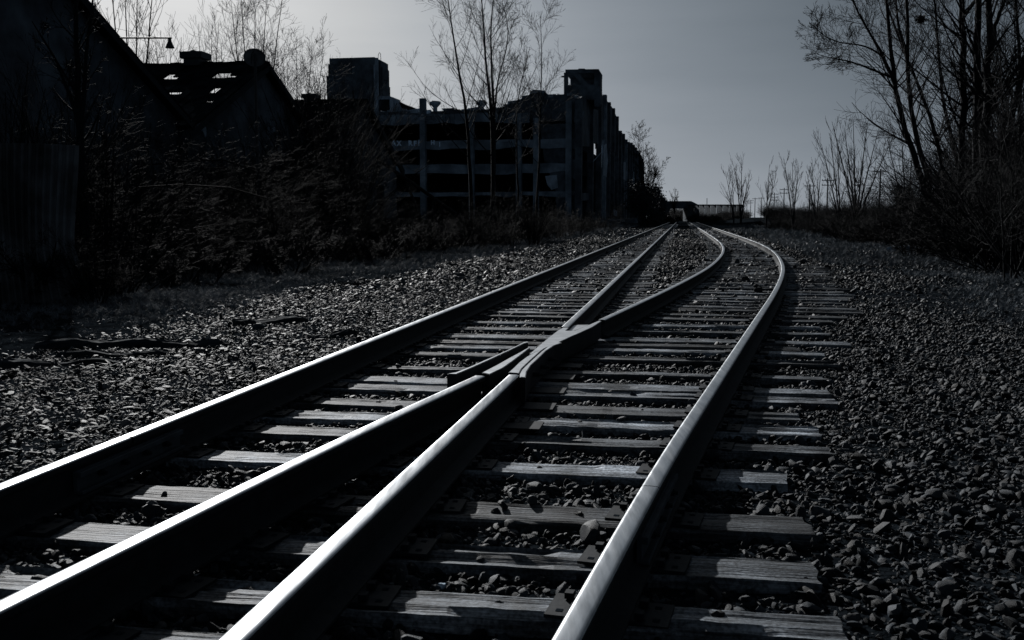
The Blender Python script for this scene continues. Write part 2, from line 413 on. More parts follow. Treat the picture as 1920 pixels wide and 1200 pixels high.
for y0, y1, dn, sc_ in ((3.5, 12, 90, .55), (12, 25, 60, .75), (25, 60, 16, 1.2), (60, 140, 2.0, 2.4)):
    x, y = field(y0, y1, dn, marg=1.35)
    l = x * RD.x + y * RD.y; rt = near_t2(x, y)
    nz = np.clip(vnoise(x, y, 0.55, 1.0) * 1.7 - .35, 0, 1.6) * (.6 + .8 * (vnoise(x, y, 3.1, 2.0) > .5))
    pr = np.where(l < LA - 3.0, np.clip((LA - 2.9 - l) / 1.6, 0, 1) * (0.22 + nz), 0)
    pr = np.maximum(pr, np.where(rt > 3.2, np.clip((rt - 3.0) / 1.6, 0, 1) * np.clip(nz * 1.2, 0.10, 1.2), 0))
    pr = np.maximum(pr, np.where((rt > 1.9) & (rt < 3.6) & (y > 26), 1.0, 0))          # pale strip of grass along the curve
    pr = np.where((rt < 1.8) & (l > LA - 0.9), 0.0, pr) + 0.004
    pr *= np.where((rt > 0) & (y < 8.5), 0.10, 1)
    k = rng.uniform(0, 1, len(x)) < pr
    on = (rt[k] < 1.8) & (l[k] > LA - 0.9)
    GP.append(np.stack([x[k], y[k], ground_h(x[k], y[k])], 1)); GS.append(sc_ * rng.uniform(.5, 1.2, k.sum()) * np.where(on, .35, 1))
GP = np.concatenate(GP); GS = np.concatenate(GS)
scatter('dry_grass', GP, np.stack([rng.normal(0, .12, len(GS)), rng.normal(0, .12, len(GS)), rng.uniform(0, 6.28, len(GS))], 1),
        np.stack([GS] * 3, 1), GT, 'thin dead winter grass spreading from the track bed to the bushes', 'grass')

# ------------------------------------------------------------------ ties
def tie_mesh(seed, length, w=0.23, h=0.17):
    r = np.random.default_rng(seed); nx_ = max(12, int(length / 0.06)); prof = [(-.5, -1), (-.5, -.5), (-.5, -.08), (-.46, 0), (-.3, 0), (-.12, 0), (.05, 0), (.22, 0), (.37, 0), (.46, 0), (.5, -.08), (.5, -.5), (.5, -1)]
    V = []; k = len(prof)
    cracks = [(r.uniform(-.4, .4), r.uniform(0, length), r.uniform(.3, 1.2)) for _ in range(4)]
    ew = np.cumsum(r.normal(0, 0.0011, (nx_ + 1, k)), axis=0) + r.normal(0, .0012, (nx_ + 1, k)); low = np.cumsum(r.normal(0, 0.0005, nx_ + 1)); bend = r.normal(0, 0.010)
    for i in range(nx_ + 1):
        x_ = length * i / nx_
        for j, (a, b) in enumerate(prof):
            y_ = a * w; z_ = b * h
            if b > -.1:
                z_ += ew[i, j] * 0.6 + low[i]
                for cy, cx, cl_ in cracks:
                    if abs(cx - x_) < cl_ / 2 and abs(a - cy) < .1: z_ -= 0.012
            y_ += ew[i, (j * 3) % k] * .7 + bend * math.sin(math.pi * i / nx_)
            xx = x_ + (r.normal(0, .008) if i in (0, nx_) else 0)
            V.append((xx, y_, z_))
    Fc = [(i * k + j, i * k + j + 1, (i + 1) * k + j + 1, (i + 1) * k + j) for i in range(nx_) for j in range(k - 1)]
    Fc = [tuple(reversed(f)) for f in Fc]
    Fc += [tuple(range(k)), tuple(range((nx_ + 1) * k - 1, nx_ * k - 1, -1))]
    return mesh('crosstie', V, Fc, 'tie_wood')
def plate_mesh():
    b = MB()
    b.box((0, 0, .006), (.19, .09, .0055)); b.box((-.082, 0, .0135), (.012, .088, .005)); b.box((.082, 0, .0135), (.012, .088, .005))
    for sx, sy in ((-.1, -.05), (.1, .05), (.1, -.05), (-.14, .055)):
        b.box((sx, sy, .025), (.014, .017, .010)); b.box((sx, sy, .017), (.008, .008, .012))
    for f_ in range(len(b.m)): b.m[f_] = b.mi('plate_iron')
    for sx, sy in ((.145, .05), (.15, -.05), (-.15, -.05)): b.box((sx, sy, .0122), (.011, .011, .0008), m='dark_inside')
    o = b.build('tie_plate', 'plate_iron', bevel=0.0003); me = o.data; bpy.data.objects.remove(o)
    return me
PLATE = plate_mesh()
def rail_x(which, s):
    """lateral place of a rail where the tie at s crosses it"""
    if which == 'A': return LA
    if which == 'C': return LA + 2 * G2
    off = -G2 if which == 'B' else G2
    best = None
    for p, a in zip(T2, H2):
        q = p + Vector((math.cos(a), -math.sin(a), 0)) * off
        d = abs(lng(q) - s)
        if best is None or d < best[0]: best = (d, lat(q))
        elif d > best[0] + 1: break
    return best[1]
# rows of the near ties, read off the middle of the turnout, and where their right ends lie
TIE_PX = [(-60, 1330, 1690), (0, 0, 0)]
near = [(1060, 1268, 1640), (870, 1139, 1588), (930, 1037, 1537), (1000, 959, 1517), (1060, 882, 1478), (1095, 827, 1560), (1130, 797, 1540), (1170, 768, 1500), (1190, 740, 1570), (1190, 723, 1553), (1190, 700, 1550),
        (1220, 673, 1575), (1220, 658, 1548), (1220, 648, 1500), (1220, 636, 1595), (1220, 621.5, 1560), (1220, 609, 1540), (1220, 596, 1560)]
tone = ['pale', 'pale', 'silvery', 'dark cracked', 'bright', 'grey', 'bright', 'dull dark', 'grey', 'pale', 'narrow grey', 'dull', 'narrow pale', 'dark', 'pale', 'grey', 'thin pale', 'thin dark']
TONE = [1.0, 1.1, .75, .45, 1.7, .6, 1.6, .5, .9, 1.2, .7, .45, 1.2, .4, 1.2, .8, 1.3, .5]
ordn = ['first', 'second', 'third', 'fourth', 'fifth', 'sixth', 'seventh', 'eighth', 'ninth', 'tenth', 'eleventh', 'twelfth', 'thirteenth', 'fourteenth', 'fifteenth', 'sixteenth', 'seventeenth', 'eighteenth', 'nineteenth', 'twentieth',
        'twenty-first', 'twenty-second', 'twenty-third', 'twenty-fourth', 'twenty-fifth', 'twenty-sixth', 'twenty-seventh', 'twenty-eighth', 'twenty-ninth', 'thirtieth']
ss = []
for i, (px_, py_, pr_) in enumerate(near):
    p = gnd(px_, py_); s = lng(p)
    # right end: walk along the tie to the row where it shows
    lend = 0.0
    for l in np.arange(0.3, 4.2, 0.02):
        q = loc(l, s); g = math.cos(PITCH) * q.y + math.sin(PITCH) * HC
        if 960 + F * q.x / g > pr_: break
        lend = l
    ss.append((s, lend, i))
TGROUP = 'long timber ties under the turnout'
for s, lend, i in ss:
    l0 = LA - 0.42 - rng.uniform(0, .12)
    t = empty('crosstie', loc(l0, s, 0), -PSI + rng.normal(0, .006))
    tag(t, f'{tone[i]} long timber tie, {ordn[i]} from the bottom edge of the photo', 'railway tie', TGROUP)
    if i == 0: t['label'] = 'long timber tie nearest the camera, right under the bottom edge of the photo'
    bo = ob('beam', tie_mesh(100 + i, lend - l0, 0.235 if tone[i].split()[0] not in ('narrow', 'thin') else 0.19), t)
    bv = TONE[i]; bo.color = (bv, bv, bv, 1)
    for w in 'ABCD':
        x_ = rail_x(w, s)
        if w in 'BC' and 6.2 < s < 10.2: continue
        pl = ob('tie_plate', PLATE, t, (x_ - l0, 0, 0.001), rng.normal(0, .03) - (0.13 if w in 'BD' else 0))
s0 = max(s for s, _, _ in ss)
SHORT = [tie_mesh(300 + k, 2.6, 0.22) for k in range(6)]
STUFF = MB()
GR1, GR2 = 'ties of the straight track beyond the frog', 'ties of the curving track beyond the frog'
s = s0 + .52; n = 0
while s < 72:
    jl = rng.normal(0, .05); c = loc(L1 - 1.3 + jl, s, rng.uniform(-.012, .004))
    t = empty('crosstie', c, -PSI + rng.normal(0, .012))
    bo = ob('beam', SHORT[rng.integers(6)], t); bv = float(np.exp(rng.normal(-.25, .4))); bo.color = (bv, bv, bv, 1)
    far = n >= 24
    tag(t, 'far weathered timber tie under the straight track where single ties blur' if far else f'weathered timber tie under the straight track, {ordn[n]} beyond the frog', 'railway tie', GR1)
    if s < 16:
        for w in (-G2, G2): ob('tie_plate', PLATE, t, (1.3 - jl + w, 0, .001))
    s += rng.uniform(.48, .56); n += 1
while s < 180:
    STUFF.box(loc(L1, s, -.09), (1.3, .11, .085), (RD, TD, Vector((0, 0, 1)))); s += .52
n = 0; nxt = None
for p, a in zip(T2, H2):
    if lng(p) < s0 + .45: continue
    if nxt is None: nxt = 0; acc = 0.0; prev = p
    acc += (p - prev).length; prev = p
    if acc < nxt: continue
    nxt += rng.uniform(.49, .60)
    d = Vector((math.sin(a), math.cos(a), 0)); r_ = Vector((math.cos(a), -math.sin(a), 0))
    # the extra length on the outside of the curve shows as a ragged row of ends
    ext = 0.35 + 0.3 * rng.uniform() if p.y < 26 else 0.0
    if p.y < 72:
        t = empty('crosstie', p - r_ * (1.25) + Vector((0, 0, rng.uniform(-.012, .004))), -a + (a - PSI) * .5 + rng.normal(0, .01))
        b = ob('beam', SHORT[rng.integers(6)], t); b.scale = ((2.55 + ext) / 2.6, 1, 1); bv = float(np.exp(rng.normal(-.3, .4))); b.color = (bv, bv, bv, 1)
        far = n >= 24
        tag(t, 'far weathered timber tie under the curving track where single ties blur' if far else f'weathered timber tie under the curving track, {ordn[n]} beyond the frog', 'railway tie', GR2)
        if p.y < 16:
            for w in (-G2, G2): ob('tie_plate', PLATE, t, (1.25 + w, 0, .001))
        n += 1
    else:
        STUFF.box(p + Vector((0, 0, -.09)), (1.3, .11, .085), (r_, d, Vector((0, 0, 1))))
tag(STUFF.build('distant_ties', 'tie_wood'), 'countless far ties running to the horizon under both tracks', 'railway ties', kind='stuff')

# ------------------------------------------------------------------ rails
PROF = [(-.070, 0), (.070, 0), (.070, .011), (.030, .020), (.010, .032), (.008, .085), (.011, .128), (.030, .137), (.0365, .145), (.0375, .160), (.0355, .169), (.031, .1735), (.022, .1752), (.008, .1758), (-.008, .1758), (-.022, .1752), (-.031, .1735), (-.0355, .169), (-.0375, .160), (-.0365, .145), (-.030, .137), (-.011, .128), (-.008, .085), (-.010, .032), (-.030, .020), (-.070, .011)]
def rail_section(path, name, parent, z0=0.0135):
    k = len(PROF); V = []; n = len(path)
    for i, p in enumerate(path):
        d = (path[min(i + 1, n - 1)] - path[max(i - 1, 0)]).normalized(); r_ = Vector((d.y, -d.x, 0))
        for a, b in PROF: V.append(p + r_ * a + Vector((0, 0, z0 + b)))
    Fc, mi = [], []
    for i in range(n - 1):
        for j in range(k):
            Fc.append((i * k + j, (i + 1) * k + j, (i + 1) * k + (j + 1) % k, i * k + (j + 1) % k)); mi.append(0 if 10 <= j <= 16 else 1)
    Fc += [tuple(range(k)), tuple(range(n * k - 1, (n - 1) * k - 1, -1))]; mi += [1, 1]
    me = mesh(name, [tuple(v) for v in V], Fc, None)
    me.materials.append(MT['rail_steel']); me.materials.append(MT['rail_rust'])
    me.polygons.foreach_set('material_index', np.array(mi, dtype=np.int32))
    bm = bmesh.new(); bm.from_mesh(me); bmesh.ops.recalc_face_normals(bm, faces=bm.faces); bm.to_mesh(me); bm.free()
    sm = np.ones(len(me.polygons), dtype=bool); sm[-2:] = False
    me.polygons.foreach_set('use_smooth', sm)
    me.set_sharp_from_angle(angle=R(40))
    return ob(name, me, parent)
def joint_bar(c, d, side, parent, length=0.9):
    r_ = Vector((d.y, -d.x, 0)); b = MB(); ax = (d, r_, Vector((0, 0, 1)))
    b.box(c + r_ * side * .026 + Vector((0, 0, .085)), (length / 2, .010, .05), ax); b.box(c + r_ * side * .045 + Vector((0, 0, .040)), (length / 2, .016, .008), ax)
    b.box(c + r_ * side * .040 + Vector((0, 0, .118)), (length / 2, .016, .012), ax)
    o = b.build('joint_bar', 'joint_iron', parent, bevel=.002)
    for k in range(4):
        q = c + d * (k - 1.5) * .19 + r_ * side * .036 + Vector((0, 0, .09)); m_ = MB()
        m_.tube([q, q + r_ * side * .025], .016, 6); m_.tube([q + r_ * side * .025, q + r_ * side * .04], .009, 8)
        m_.build('bolt', 'plate_iron', o)
def along1(l, s0_, s1_, step=2.0):
    n = max(2, int((s1_ - s0_) / step)); return [loc(l, s0_ + (s1_ - s0_) * i / n) for i in range(n + 1)]
pA = lng(gnd(236, 818, RT)); pD = gnd(1216, 917, RT)
# frog ends on the four inner rails
pBh = gnd(919, 694, RT); pCh = gnd(961, 702, RT); pBt = gnd(1058, 612.5, RT); pCt = gnd(1124, 601, RT)
def rail_thing(label, base):
    e_ = empty('steel_rail', base); tag(e_, label, 'rail', 'worn steel rails of the turnout'); return e_
def build_rail(label, base, secs, joints=()):
    e_ = rail_thing(label, base)
    for q in secs:
        o = rail_section(q, 'rail_section', e_); o.matrix_parent_inverse = Matrix.Translation(-e_.location)
    for c, d, sides in joints:
        for sd_ in sides:
            joint_bar(c, d, sd_, e_)
            for o in e_.children:
                if o.name.startswith('joint_bar'): o.matrix_parent_inverse = Matrix.Translation(-e_.location)
    return e_
build_rail('outermost left rail, gleaming at lower left, with a bolted joint bar', loc(LA, 3),
           [along1(LA, -3, pA - .009), along1(LA, pA + .009, 225)], [(loc(LA, pA), TD, (1, -1))])
build_rail('rail from bottom centre up to the frog, gleaming at the bottom edge', loc(LA + 2 * G2, 3), [along1(LA + 2 * G2, -3, lng(pCh))])
build_rail('straight rail from the frog to the horizon, right rail of the straight track', loc(LA + 2 * G2, 12), [along1(LA + 2 * G2, lng(pBt), 225)])
build_rail('second rail from the left, gleaming at lower left and ending at the frog', Vector((-1.2, 3, 0)), [rail_path2(-G2, -6, pBh.y)])
build_rail('curved rail leaving the frog, left rail of the curving track', Vector((2, 12, 0)), [rail_path2(-G2, pCt.y, 228)])
d2 = Vector((math.sin(H2[60]), math.cos(H2[60]), 0)); RDp = rail_path2(G2, -6, 228)
kk = min(range(len(RDp)), key=lambda i: (RDp[i] - Vector((pD.x, pD.y, 0))).length)
cD = (RDp[kk] + RDp[kk + 1]) / 2
build_rail('outermost right rail, dull grey, sweeping in an S to the horizon', Vector((0.5, 3, 0)), [RDp[:kk + 1] + [cD - d2 * .004], [cD + d2 * .004] + RDp[kk + 1:]], [(cD, d2, (1, -1))])

# ------------------------------------------------------------------ frog (cast crossing)
fo = gnd(985, 665, 0); FE = empty('rail_frog', (fo.x, fo.y, 0)); tag(FE, 'cast steel frog where the two inner rails cross', 'rail crossing')
def c4(pts, z): return [gnd(820 + x_ * .14583, 600 + y_ * .14583, z) for x_, y_ in pts]
def slab(pts, zt, zb, name, m, bev=.004):
    b = MB(); P = c4(pts, zt); b.prism([Vector((p.x, p.y, 0)) for p in P], Vector((0, 0, zb)), Vector((0, 0, zt)))
    o = b.build(name, m, FE); o.matrix_parent_inverse = Matrix.Translation(-FE.location); o.data.materials.append(MT['rail_rust'])
    bm = bmesh.new(); bm.from_mesh(o.data)
    for f in bm.faces: f.material_index = 0 if f.normal.z > .5 else 1
    bmesh.ops.bevel(bm, geom=[e_ for e_ in bm.edges if min(v.co.z for v in e_.verts) > zt - .001], offset=bev, segments=2, affect='EDGES', clamp_overlap=True)
    for f in bm.faces: f.smooth = False
    bm.to_mesh(o.data); bm.free(); return o
slab([(1185, 440), (1240, 385), (1400, 250), (1540, 140), (1615, 97), (1690, 97), (1650, 137), (1760, 137), (1925, 72), (2080, 5), (2110, 12), (2000, 85), (1860, 150), (1720, 210), (1560, 285), (1430, 340), (1300, 395), (1200, 442)], RT, .02, 'point_rail', 'frog_steel')
slab([(575, 674), (672, 694), (850, 608), (960, 530), (1090, 432), (1190, 355), (1180, 345), (1060, 415), (900, 500), (760, 580)], RT, .02, 'wing_rail', 'frog_steel')
slab([(915, 672), (1050, 682), (1085, 620), (1190, 520), (1330, 395), (1400, 345), (1280, 400), (1150, 470), (1050, 545), (985, 610)], RT, .02, 'wing_rail', 'frog_steel')
slab([(1060, 730), (1132, 735), (1145, 665), (1200, 580), (1300, 490), (1395, 395), (1500, 325), (1600, 290), (1545, 283), (1450, 318), (1340, 402), (1200, 528), (1092, 632), (1062, 690)], RT + .004, .02, 'guard_flange', 'frog_steel')
slab([(125, 690), (245, 692), (420, 620), (700, 495), (1000, 355), (1110, 300), (1168, 285), (1165, 275), (1110, 282), (990, 345), (690, 480), (410, 603), (235, 672)], RT + .03, .02, 'guard_flange', 'frog_steel')
slab([(1640, 130), (1690, 80), (1800, 62), (1960, 60), (1900, 85), (1760, 137)], RT - .035, .02, 'filler_block', 'frog_steel')
# channel floor and base of the casting
slab([(300, 760), (620, 700), (900, 700), (1060, 740), (1145, 720), (1560, 345), (2090, 60), (1760, 90), (1400, 300), (1190, 420), (700, 620)], .030, .012, 'base', 'rail_rust')
b = MB()
for s_ in (5.7, 6.3, 6.9, 7.5, 8.1, 8.7, 9.3): b.box(loc(LA + 2 * G2 + .02, s_, .0065), (.27, .11, .005), (RD, TD, Vector((0, 0, 1))))
o = b.build('base_plate', 'plate_iron', FE); o.matrix_parent_inverse = Matrix.Translation(-FE.location)

for k in range(6):
    q = gnd(1000 + k * 13, 705 - k * 14.5, .10); q = Vector((q.x, q.y, .11)) ; m_ = MB(); m_.tube([q - RD * .03, q + RD * .045], .017, 6); m_.tube([q + RD * .045, q + RD * .07], .010, 8)
    o = m_.build('bolt', 'plate_iron', FE); o.matrix_parent_inverse = Matrix.Translation(-FE.location)
# ------------------------------------------------------------------ single stones and timbers
def rock(px_, py_, size, label, seed, flat=.7, m='ballast_stone', z=None, cat='stone', name='rock', top=False):
    p = gnd(px_, py_, 0.0 if top else -.03); me = stone_mesh(seed, flat)
    bm = bmesh.new(); bm.from_mesh(me); bmesh.ops.subdivide_edges(bm, edges=bm.edges[:], cuts=1, use_grid_fill=True)
    r_ = random.Random(seed)
    for v in bm.verts: v.co *= r_.uniform(.95, 1.05)
    lo_ = min(v.co.z for v in bm.verts) * size
    bm.to_mesh(me); bm.free()
    me.materials.clear(); me.materials.append(MT[m])
    o = ob(name, me, None, (p.x, p.y, (0.0 if top else -.045) - lo_ * .9), r_.uniform(0, 6)); o.scale = (size,) * 3
    tag(o, label, cat); return o
rock(1108, 1012, .15, 'large dark rock between the right rails, against the outer rail', 11, .8)
rock(200, 940, .10, 'angular grey stone lying left of a tie near the left rail', 12, .6)
rock(288, 965, .11, 'rounded stone in the ballast between the two left rails', 13, .8)
rock(400, 1030, .085, 'rough stone beside the second rail at lower left', 14, .6)
rock(747, 691, .07, 'round dark stone sitting on a pale tie left of the frog', 15, .9, top=True)
rock(1165, 790, .09, 'flat dark puck of stone on a pale tie right of the frog', 16, .45, top=True)
rock(943, 953, .07, 'small pale stone lying on a dark cracked tie', 17, .5, top=True)
rock(998, 948, .085, 'grey stone on the dark cracked tie between the right rails', 18, .6, top=True)
rock(484, 623, .26, 'black lump of stone on the left gravel near a buried timber', 19, .6)
rock(1345, 957, .07, 'stone in the ballast right of the outer rail', 20, .6)
rock(828, 1098, .05, 'pale rounded pebble in the ballast between the two nearest ties', 21, .7, m='litter')
rock(1287, 557, .17, 'pale rounded stone against the curving left rail', 22, .6)
def plank(x0, y0, x1, y1, w, h, label, seed, m='old_plank', name='old_timber', cat='timber'):
    a, b_ = gnd(x0, y0), gnd(x1, y1); d = (b_ - a); Ln = d.length
    me = tie_mesh(seed, Ln, w, h); me.materials.clear(); me.materials.append(MT[m])
    rr_ = random.Random(seed)
    for v in me.vertices:
        e0 = min(v.co.x, Ln - v.co.x) / max(Ln * .22, .01)
        v.co.z += .018 * math.sin(v.co.x * 9 + seed) + rr_.uniform(-.006, .006) - (h * .5 * (1 - e0) * (.5 + .5 * math.sin(v.co.y * 60 + seed)) if e0 < 1 else 0)
        v.co.y += .02 * math.sin(v.co.x * 3 + seed)
    o = ob(name, me, None, (a.x, a.y, float(ground_h(a.x, a.y)) + h * .62), math.atan2(d.y, d.x)); tag(o, label, cat); return o
plank(70, 655, 412, 657, .16, .12, 'long rotten timber lying on the left gravel', 401)
plank(110, 674, 330, 672, .12, .07, 'short half buried timber just below the long rotten one', 402)
plank(0, 690, 235, 684, .16, .07, 'low timber half buried in gravel at the left edge', 403)
plank(440, 611, 575, 605, .18, .10, 'dark timber on the left gravel beside the black lump', 404)
plank(585, 643, 662, 630, .10, .07, 'short slanting stick of timber near the left rail', 405)
plank(1668, 470, 1705, 466, .34, .3, 'pale sawn log lying in the grass before the right trees', 406, 'concrete', 'log', 'log')
plank(733, 432, 868, 421, .3, .3, 'long pale plank lying in front of the ruined factory', 407, 'concrete')
plank(330, 455, 520, 468, .12, .12, 'bent pale branch lying under the left bushes', 408, 'twig_grey', 'branch', 'branch')

# ------------------------------------------------------------------ bare trees and shrubs
def norm(a): return a / np.maximum(np.linalg.norm(a, axis=-1, keepdims=True), 1e-9)
def grow(P, Rr, k, t0, t1, lf, ang, m, ratio, up, g, tip=.25, shape=0.5, wig=.06, minr=.004):
    """k side shoots on every polyline of P (B,n,3)"""
    B, n, _ = P.shape
    t = np.sort(g.uniform(t0, t1, (B, k)), axis=1) * (n - 1)
    i = np.clip(t.astype(int), 0, n - 2); f = (t - i)[..., None]; bi = np.arange(B)[:, None]
    base = P[bi, i] * (1 - f) + P[bi, i + 1] * f
    tan = norm(P[bi, i + 1] - P[bi, i]); r0 = Rr[bi, i] * (1 - f[..., 0]) + Rr[bi, i + 1] * f[..., 0]
    L_ = np.linalg.norm(P[:, -1] - P[:, 0], axis=1)[:, None] * lf * (1 - shape * (t / (n - 1))) * g.uniform(.6, 1.25, (B, k))
    az = g.uniform(0, 2 * np.pi, (B, k)); az = az + np.arange(k)[None] * 2.4
    a = np.where(np.abs(tan[..., 2:3]) < .9, np.array([0, 0, 1.0]), np.array([1.0, 0, 0])); u = norm(np.cross(tan, a)); v = np.cross(tan, u)
    an = np.radians(ang) * g.uniform(.7, 1.3, (B, k))[..., None]
    d = norm(tan * np.cos(an) + (u * np.cos(az)[..., None] + v * np.sin(az)[..., None]) * np.sin(an))
    d = d.reshape(-1, 3); base = base.reshape(-1, 3); L_ = L_.reshape(-1); r0 = r0.reshape(-1) * ratio
    N_ = len(d); out = np.zeros((N_, m, 3)); out[:, 0] = base; st = L_ / (m - 1)
    for j in range(1, m):
        d = norm(d + np.array([0, 0, up]) / (m - 1) + g.normal(0, wig, (N_, 3)))
        out[:, j] = out[:, j - 1] + d * st[:, None]
    rr = np.maximum(r0[:, None] * np.linspace(1, tip, m)[None], minr)
    return out, rr
def tubes(levels, sides, m, name):
    Vs, Qs, o = [], [], 0
    for (P, Rr), k in zip(levels, sides):
        B, n, _ = P.shape
        T = norm(np.gradient(P, axis=1))
        a = np.where(np.abs(T[:, :1, 2:3]) < .9, np.array([0, 0, 1.0]), np.array([1.0, 0, 0])) * np.ones_like(T)
        U = norm(np.cross(T, a)); Wv = np.cross(T, U)
        an = np.arange(k) * 2 * np.pi / k
        V = P[:, :, None] + (U[:, :, None] * np.cos(an)[:, None] + Wv[:, :, None] * np.sin(an)[:, None]) * Rr[:, :, None, None]
        I_ = np.arange(B * n * k).reshape(B, n, k) + o
        a0 = I_[:, :-1]; a1 = I_[:, 1:]
        Qs.append(np.stack([a0, np.roll(a0, -1, 2), np.roll(a1, -1, 2), a1], -1).reshape(-1, 4)); Vs.append(V.reshape(-1, 3)); o += B * n * k
    return mesh(name, np.concatenate(Vs), np.concatenate(Qs), m, True)
def resample(pts, n):
    P = np.array([tuple(p) for p in pts], float); d = np.r_[0, np.cumsum(np.linalg.norm(np.diff(P, axis=0), axis=1))]
    t = np.linspace(0, d[-1], n); out = np.stack([np.interp(t, d, P[:, i]) for i in range(3)], 1)
    if n > 4 and len(pts) > 2:
        for _ in range(2): out[1:-1] = (out[:-2] + 2 * out[1:-1] + out[2:]) / 4
    return out
def guided(pix, Y0, Y1=None, n=14):
    Y1 = Y1 or Y0; k = len(pix)
    return resample([at(x_, y_, Y0 + (Y1 - Y0) * i / (k - 1)) for i, (x_, y_) in enumerate(pix)], n)
def make_tree(label, stems, seed, spec, group=None, mt='twig', cat='tree', name='bare_tree', bark='bark', minr=.004):
    """stems: list of (polyline, r0, r1); spec: list of levels (k,t0,t1,len,ang,pts,ratio,up)"""
    g = np.random.default_rng(seed)
    base = stems[0][0][0]; e_ = empty(name, tuple(base)); tag(e_, label, cat, group)
    P = np.stack([s_[0] for s_ in stems]); Rr = np.stack([np.linspace(s_[1], s_[2], P.shape[1]) for s_ in stems])
    P = P - base
    wob = g.normal(0, 1, P.shape) * Rr[..., None] * .25; wob[:, 0] = 0; P = P + wob
    lv = [(P, Rr)]
    tr, tw, ts, ws = [(P, Rr)], [], [9], []
    cur = [(P, Rr)]
    for q, (k, t0, t1, lf, ang, m, ratio, up) in enumerate(spec):
        n_ = grow(cur[-1][0], cur[-1][1], k, t0, t1, lf, ang, m, ratio, up, g, minr=minr)
        cur.append(n_)
        if q == 0: tr.append(n_); ts.append(5)
        else: tw.append(n_); ws.append(3)
    ob('trunk', tubes(tr, ts, bark, 'trunk'), e_)
    if tw: ob('crown', tubes(tw, ws, mt, 'crown'), e_)
    return e_
def S(p, a, b): return (p, a, b)
# tall birches before the factory
BIR = [(20, .30, .97, .36, 46, 7, .36, .8), (9, .15, .95, .46, 42, 5, .45, .35), (4, .2, .95, .6, 42, 4, .6, .2)]
GB = 'slender bare trees standing before the ruined factory'
make_tree('leaning slender bare tree, leftmost before the factory', [S(guided([(888, 440), (880, 300), (876, 215), (868, 165), (858, 115), (848, 70), (842, 20), (836, -40)], 58), .13, .02)], 1, BIR, GB, minr=.006)
make_tree('tall bare tree with twin trunks, tallest before the factory',
          [S(guided([(925, 440), (925, 300), (922, 215), (916, 160), (910, 110), (908, 60), (903, 10), (900, -50)], 60), .15, .02),
           S(guided([(927, 440), (927, 300), (926, 215), (925, 170), (921, 105), (918, 70), (922, 20), (930, -40)], 60.4), .14, .02),
           S(guided([(926, 220), (932, 160), (938, 130), (945, 110), (952, 80), (954, 55), (950, 30), (944, 10)], 60.2), .06, .012)], 2, BIR, GB, minr=.006)
make_tree('bare sapling between the tall twin tree and the right one', [S(guided([(972, 440), (970, 330), (968, 250), (968, 200), (975, 160), (984, 130), (988, 105), (994, 88)], 64), .08, .012)], 3, BIR, GB, minr=.006)
make_tree('slender straight bare tree nearest the right factory corner', [S(guided([(1003, 440), (1010, 330), (1012, 250), (1013, 190), (1016, 150), (1016, 110), (1015, 70), (1013, 30)], 62), .09, .012)], 4, BIR, GB, minr=.006)
# trees behind the sheds
SPR = [(13, .2, .95, .42, 40, 6, .45, .6), (9, .15, .95, .5, 40, 5, .5, .3), (4, .2, .95, .62, 40, 4, .6, .2)]
GL = 'bare trees rising behind the sheds'
def upright(x0, y0, Y, xs, ytop, r):
    return [S(guided([(x0, y0), ((x0 * 2 + x_) / 3, y0 * .66 + ytop * .34), ((x0 + 2 * x_) / 3, y0 * .33 + ytop * .67), (x_, ytop)], Y), r * random.uniform(.8, 1.1), .015) for x_ in xs]
make_tree('broad bare tree behind the middle shed, right above the round disc', upright(478, 400, 84, (432, 452, 478, 500, 530), -8, .14), 5, SPR, GL, minr=.009)
make_tree('low spreading bare tree between the middle shed and the roof tower', upright(560, 400, 88, (528, 556, 585, 608), 95, .12), 6, SPR, GL, minr=.009)
make_tree('bare tree of upright shoots behind the big gable at top left', upright(252, 400, 62, (205, 232, 258, 290), -60, .12), 7, [(9, .35, .95, .35, 32, 6, .5, .8), (4, .2, .95, .5, 35, 5, .6, .4), (3, .2, .9, .5, 35, 4, .7, .2)], GL, minr=.009)
make_tree('thin bare saplings behind the middle shed ridge left of its vent', upright(330, 400, 80, (290, 318, 340), 70, .07), 8, SPR[:2], GL, minr=.009)
make_tree('thin bare saplings behind the middle shed ridge right of its vent', upright(388, 400, 80, (372, 398, 410), 45, .07), 9, SPR[:2], GL, minr=.009)
make_tree('dark forked tree in front of the big gable at top left', [S(guided([(158, 470), (155, 330), (150, 240), (146, 160), (143, 80), (142, -30)], 19), .10, .03), S(guided([(152, 260), (140, 200), (120, 150), (105, 110), (85, 80), (60, 40)], 19), .05, .01), S(guided([(152, 250), (158, 180), (160, 120), (165, 60), (175, 0), (182, -60)], 19), .05, .01)], 10,
          [(12, .2, .95, .34, 45, 6, .4, .5), (7, .2, .95, .45, 40, 5, .5, .3), (4, .2, .9, .5, 40, 4, .7, .2)], mt='twig_grey')
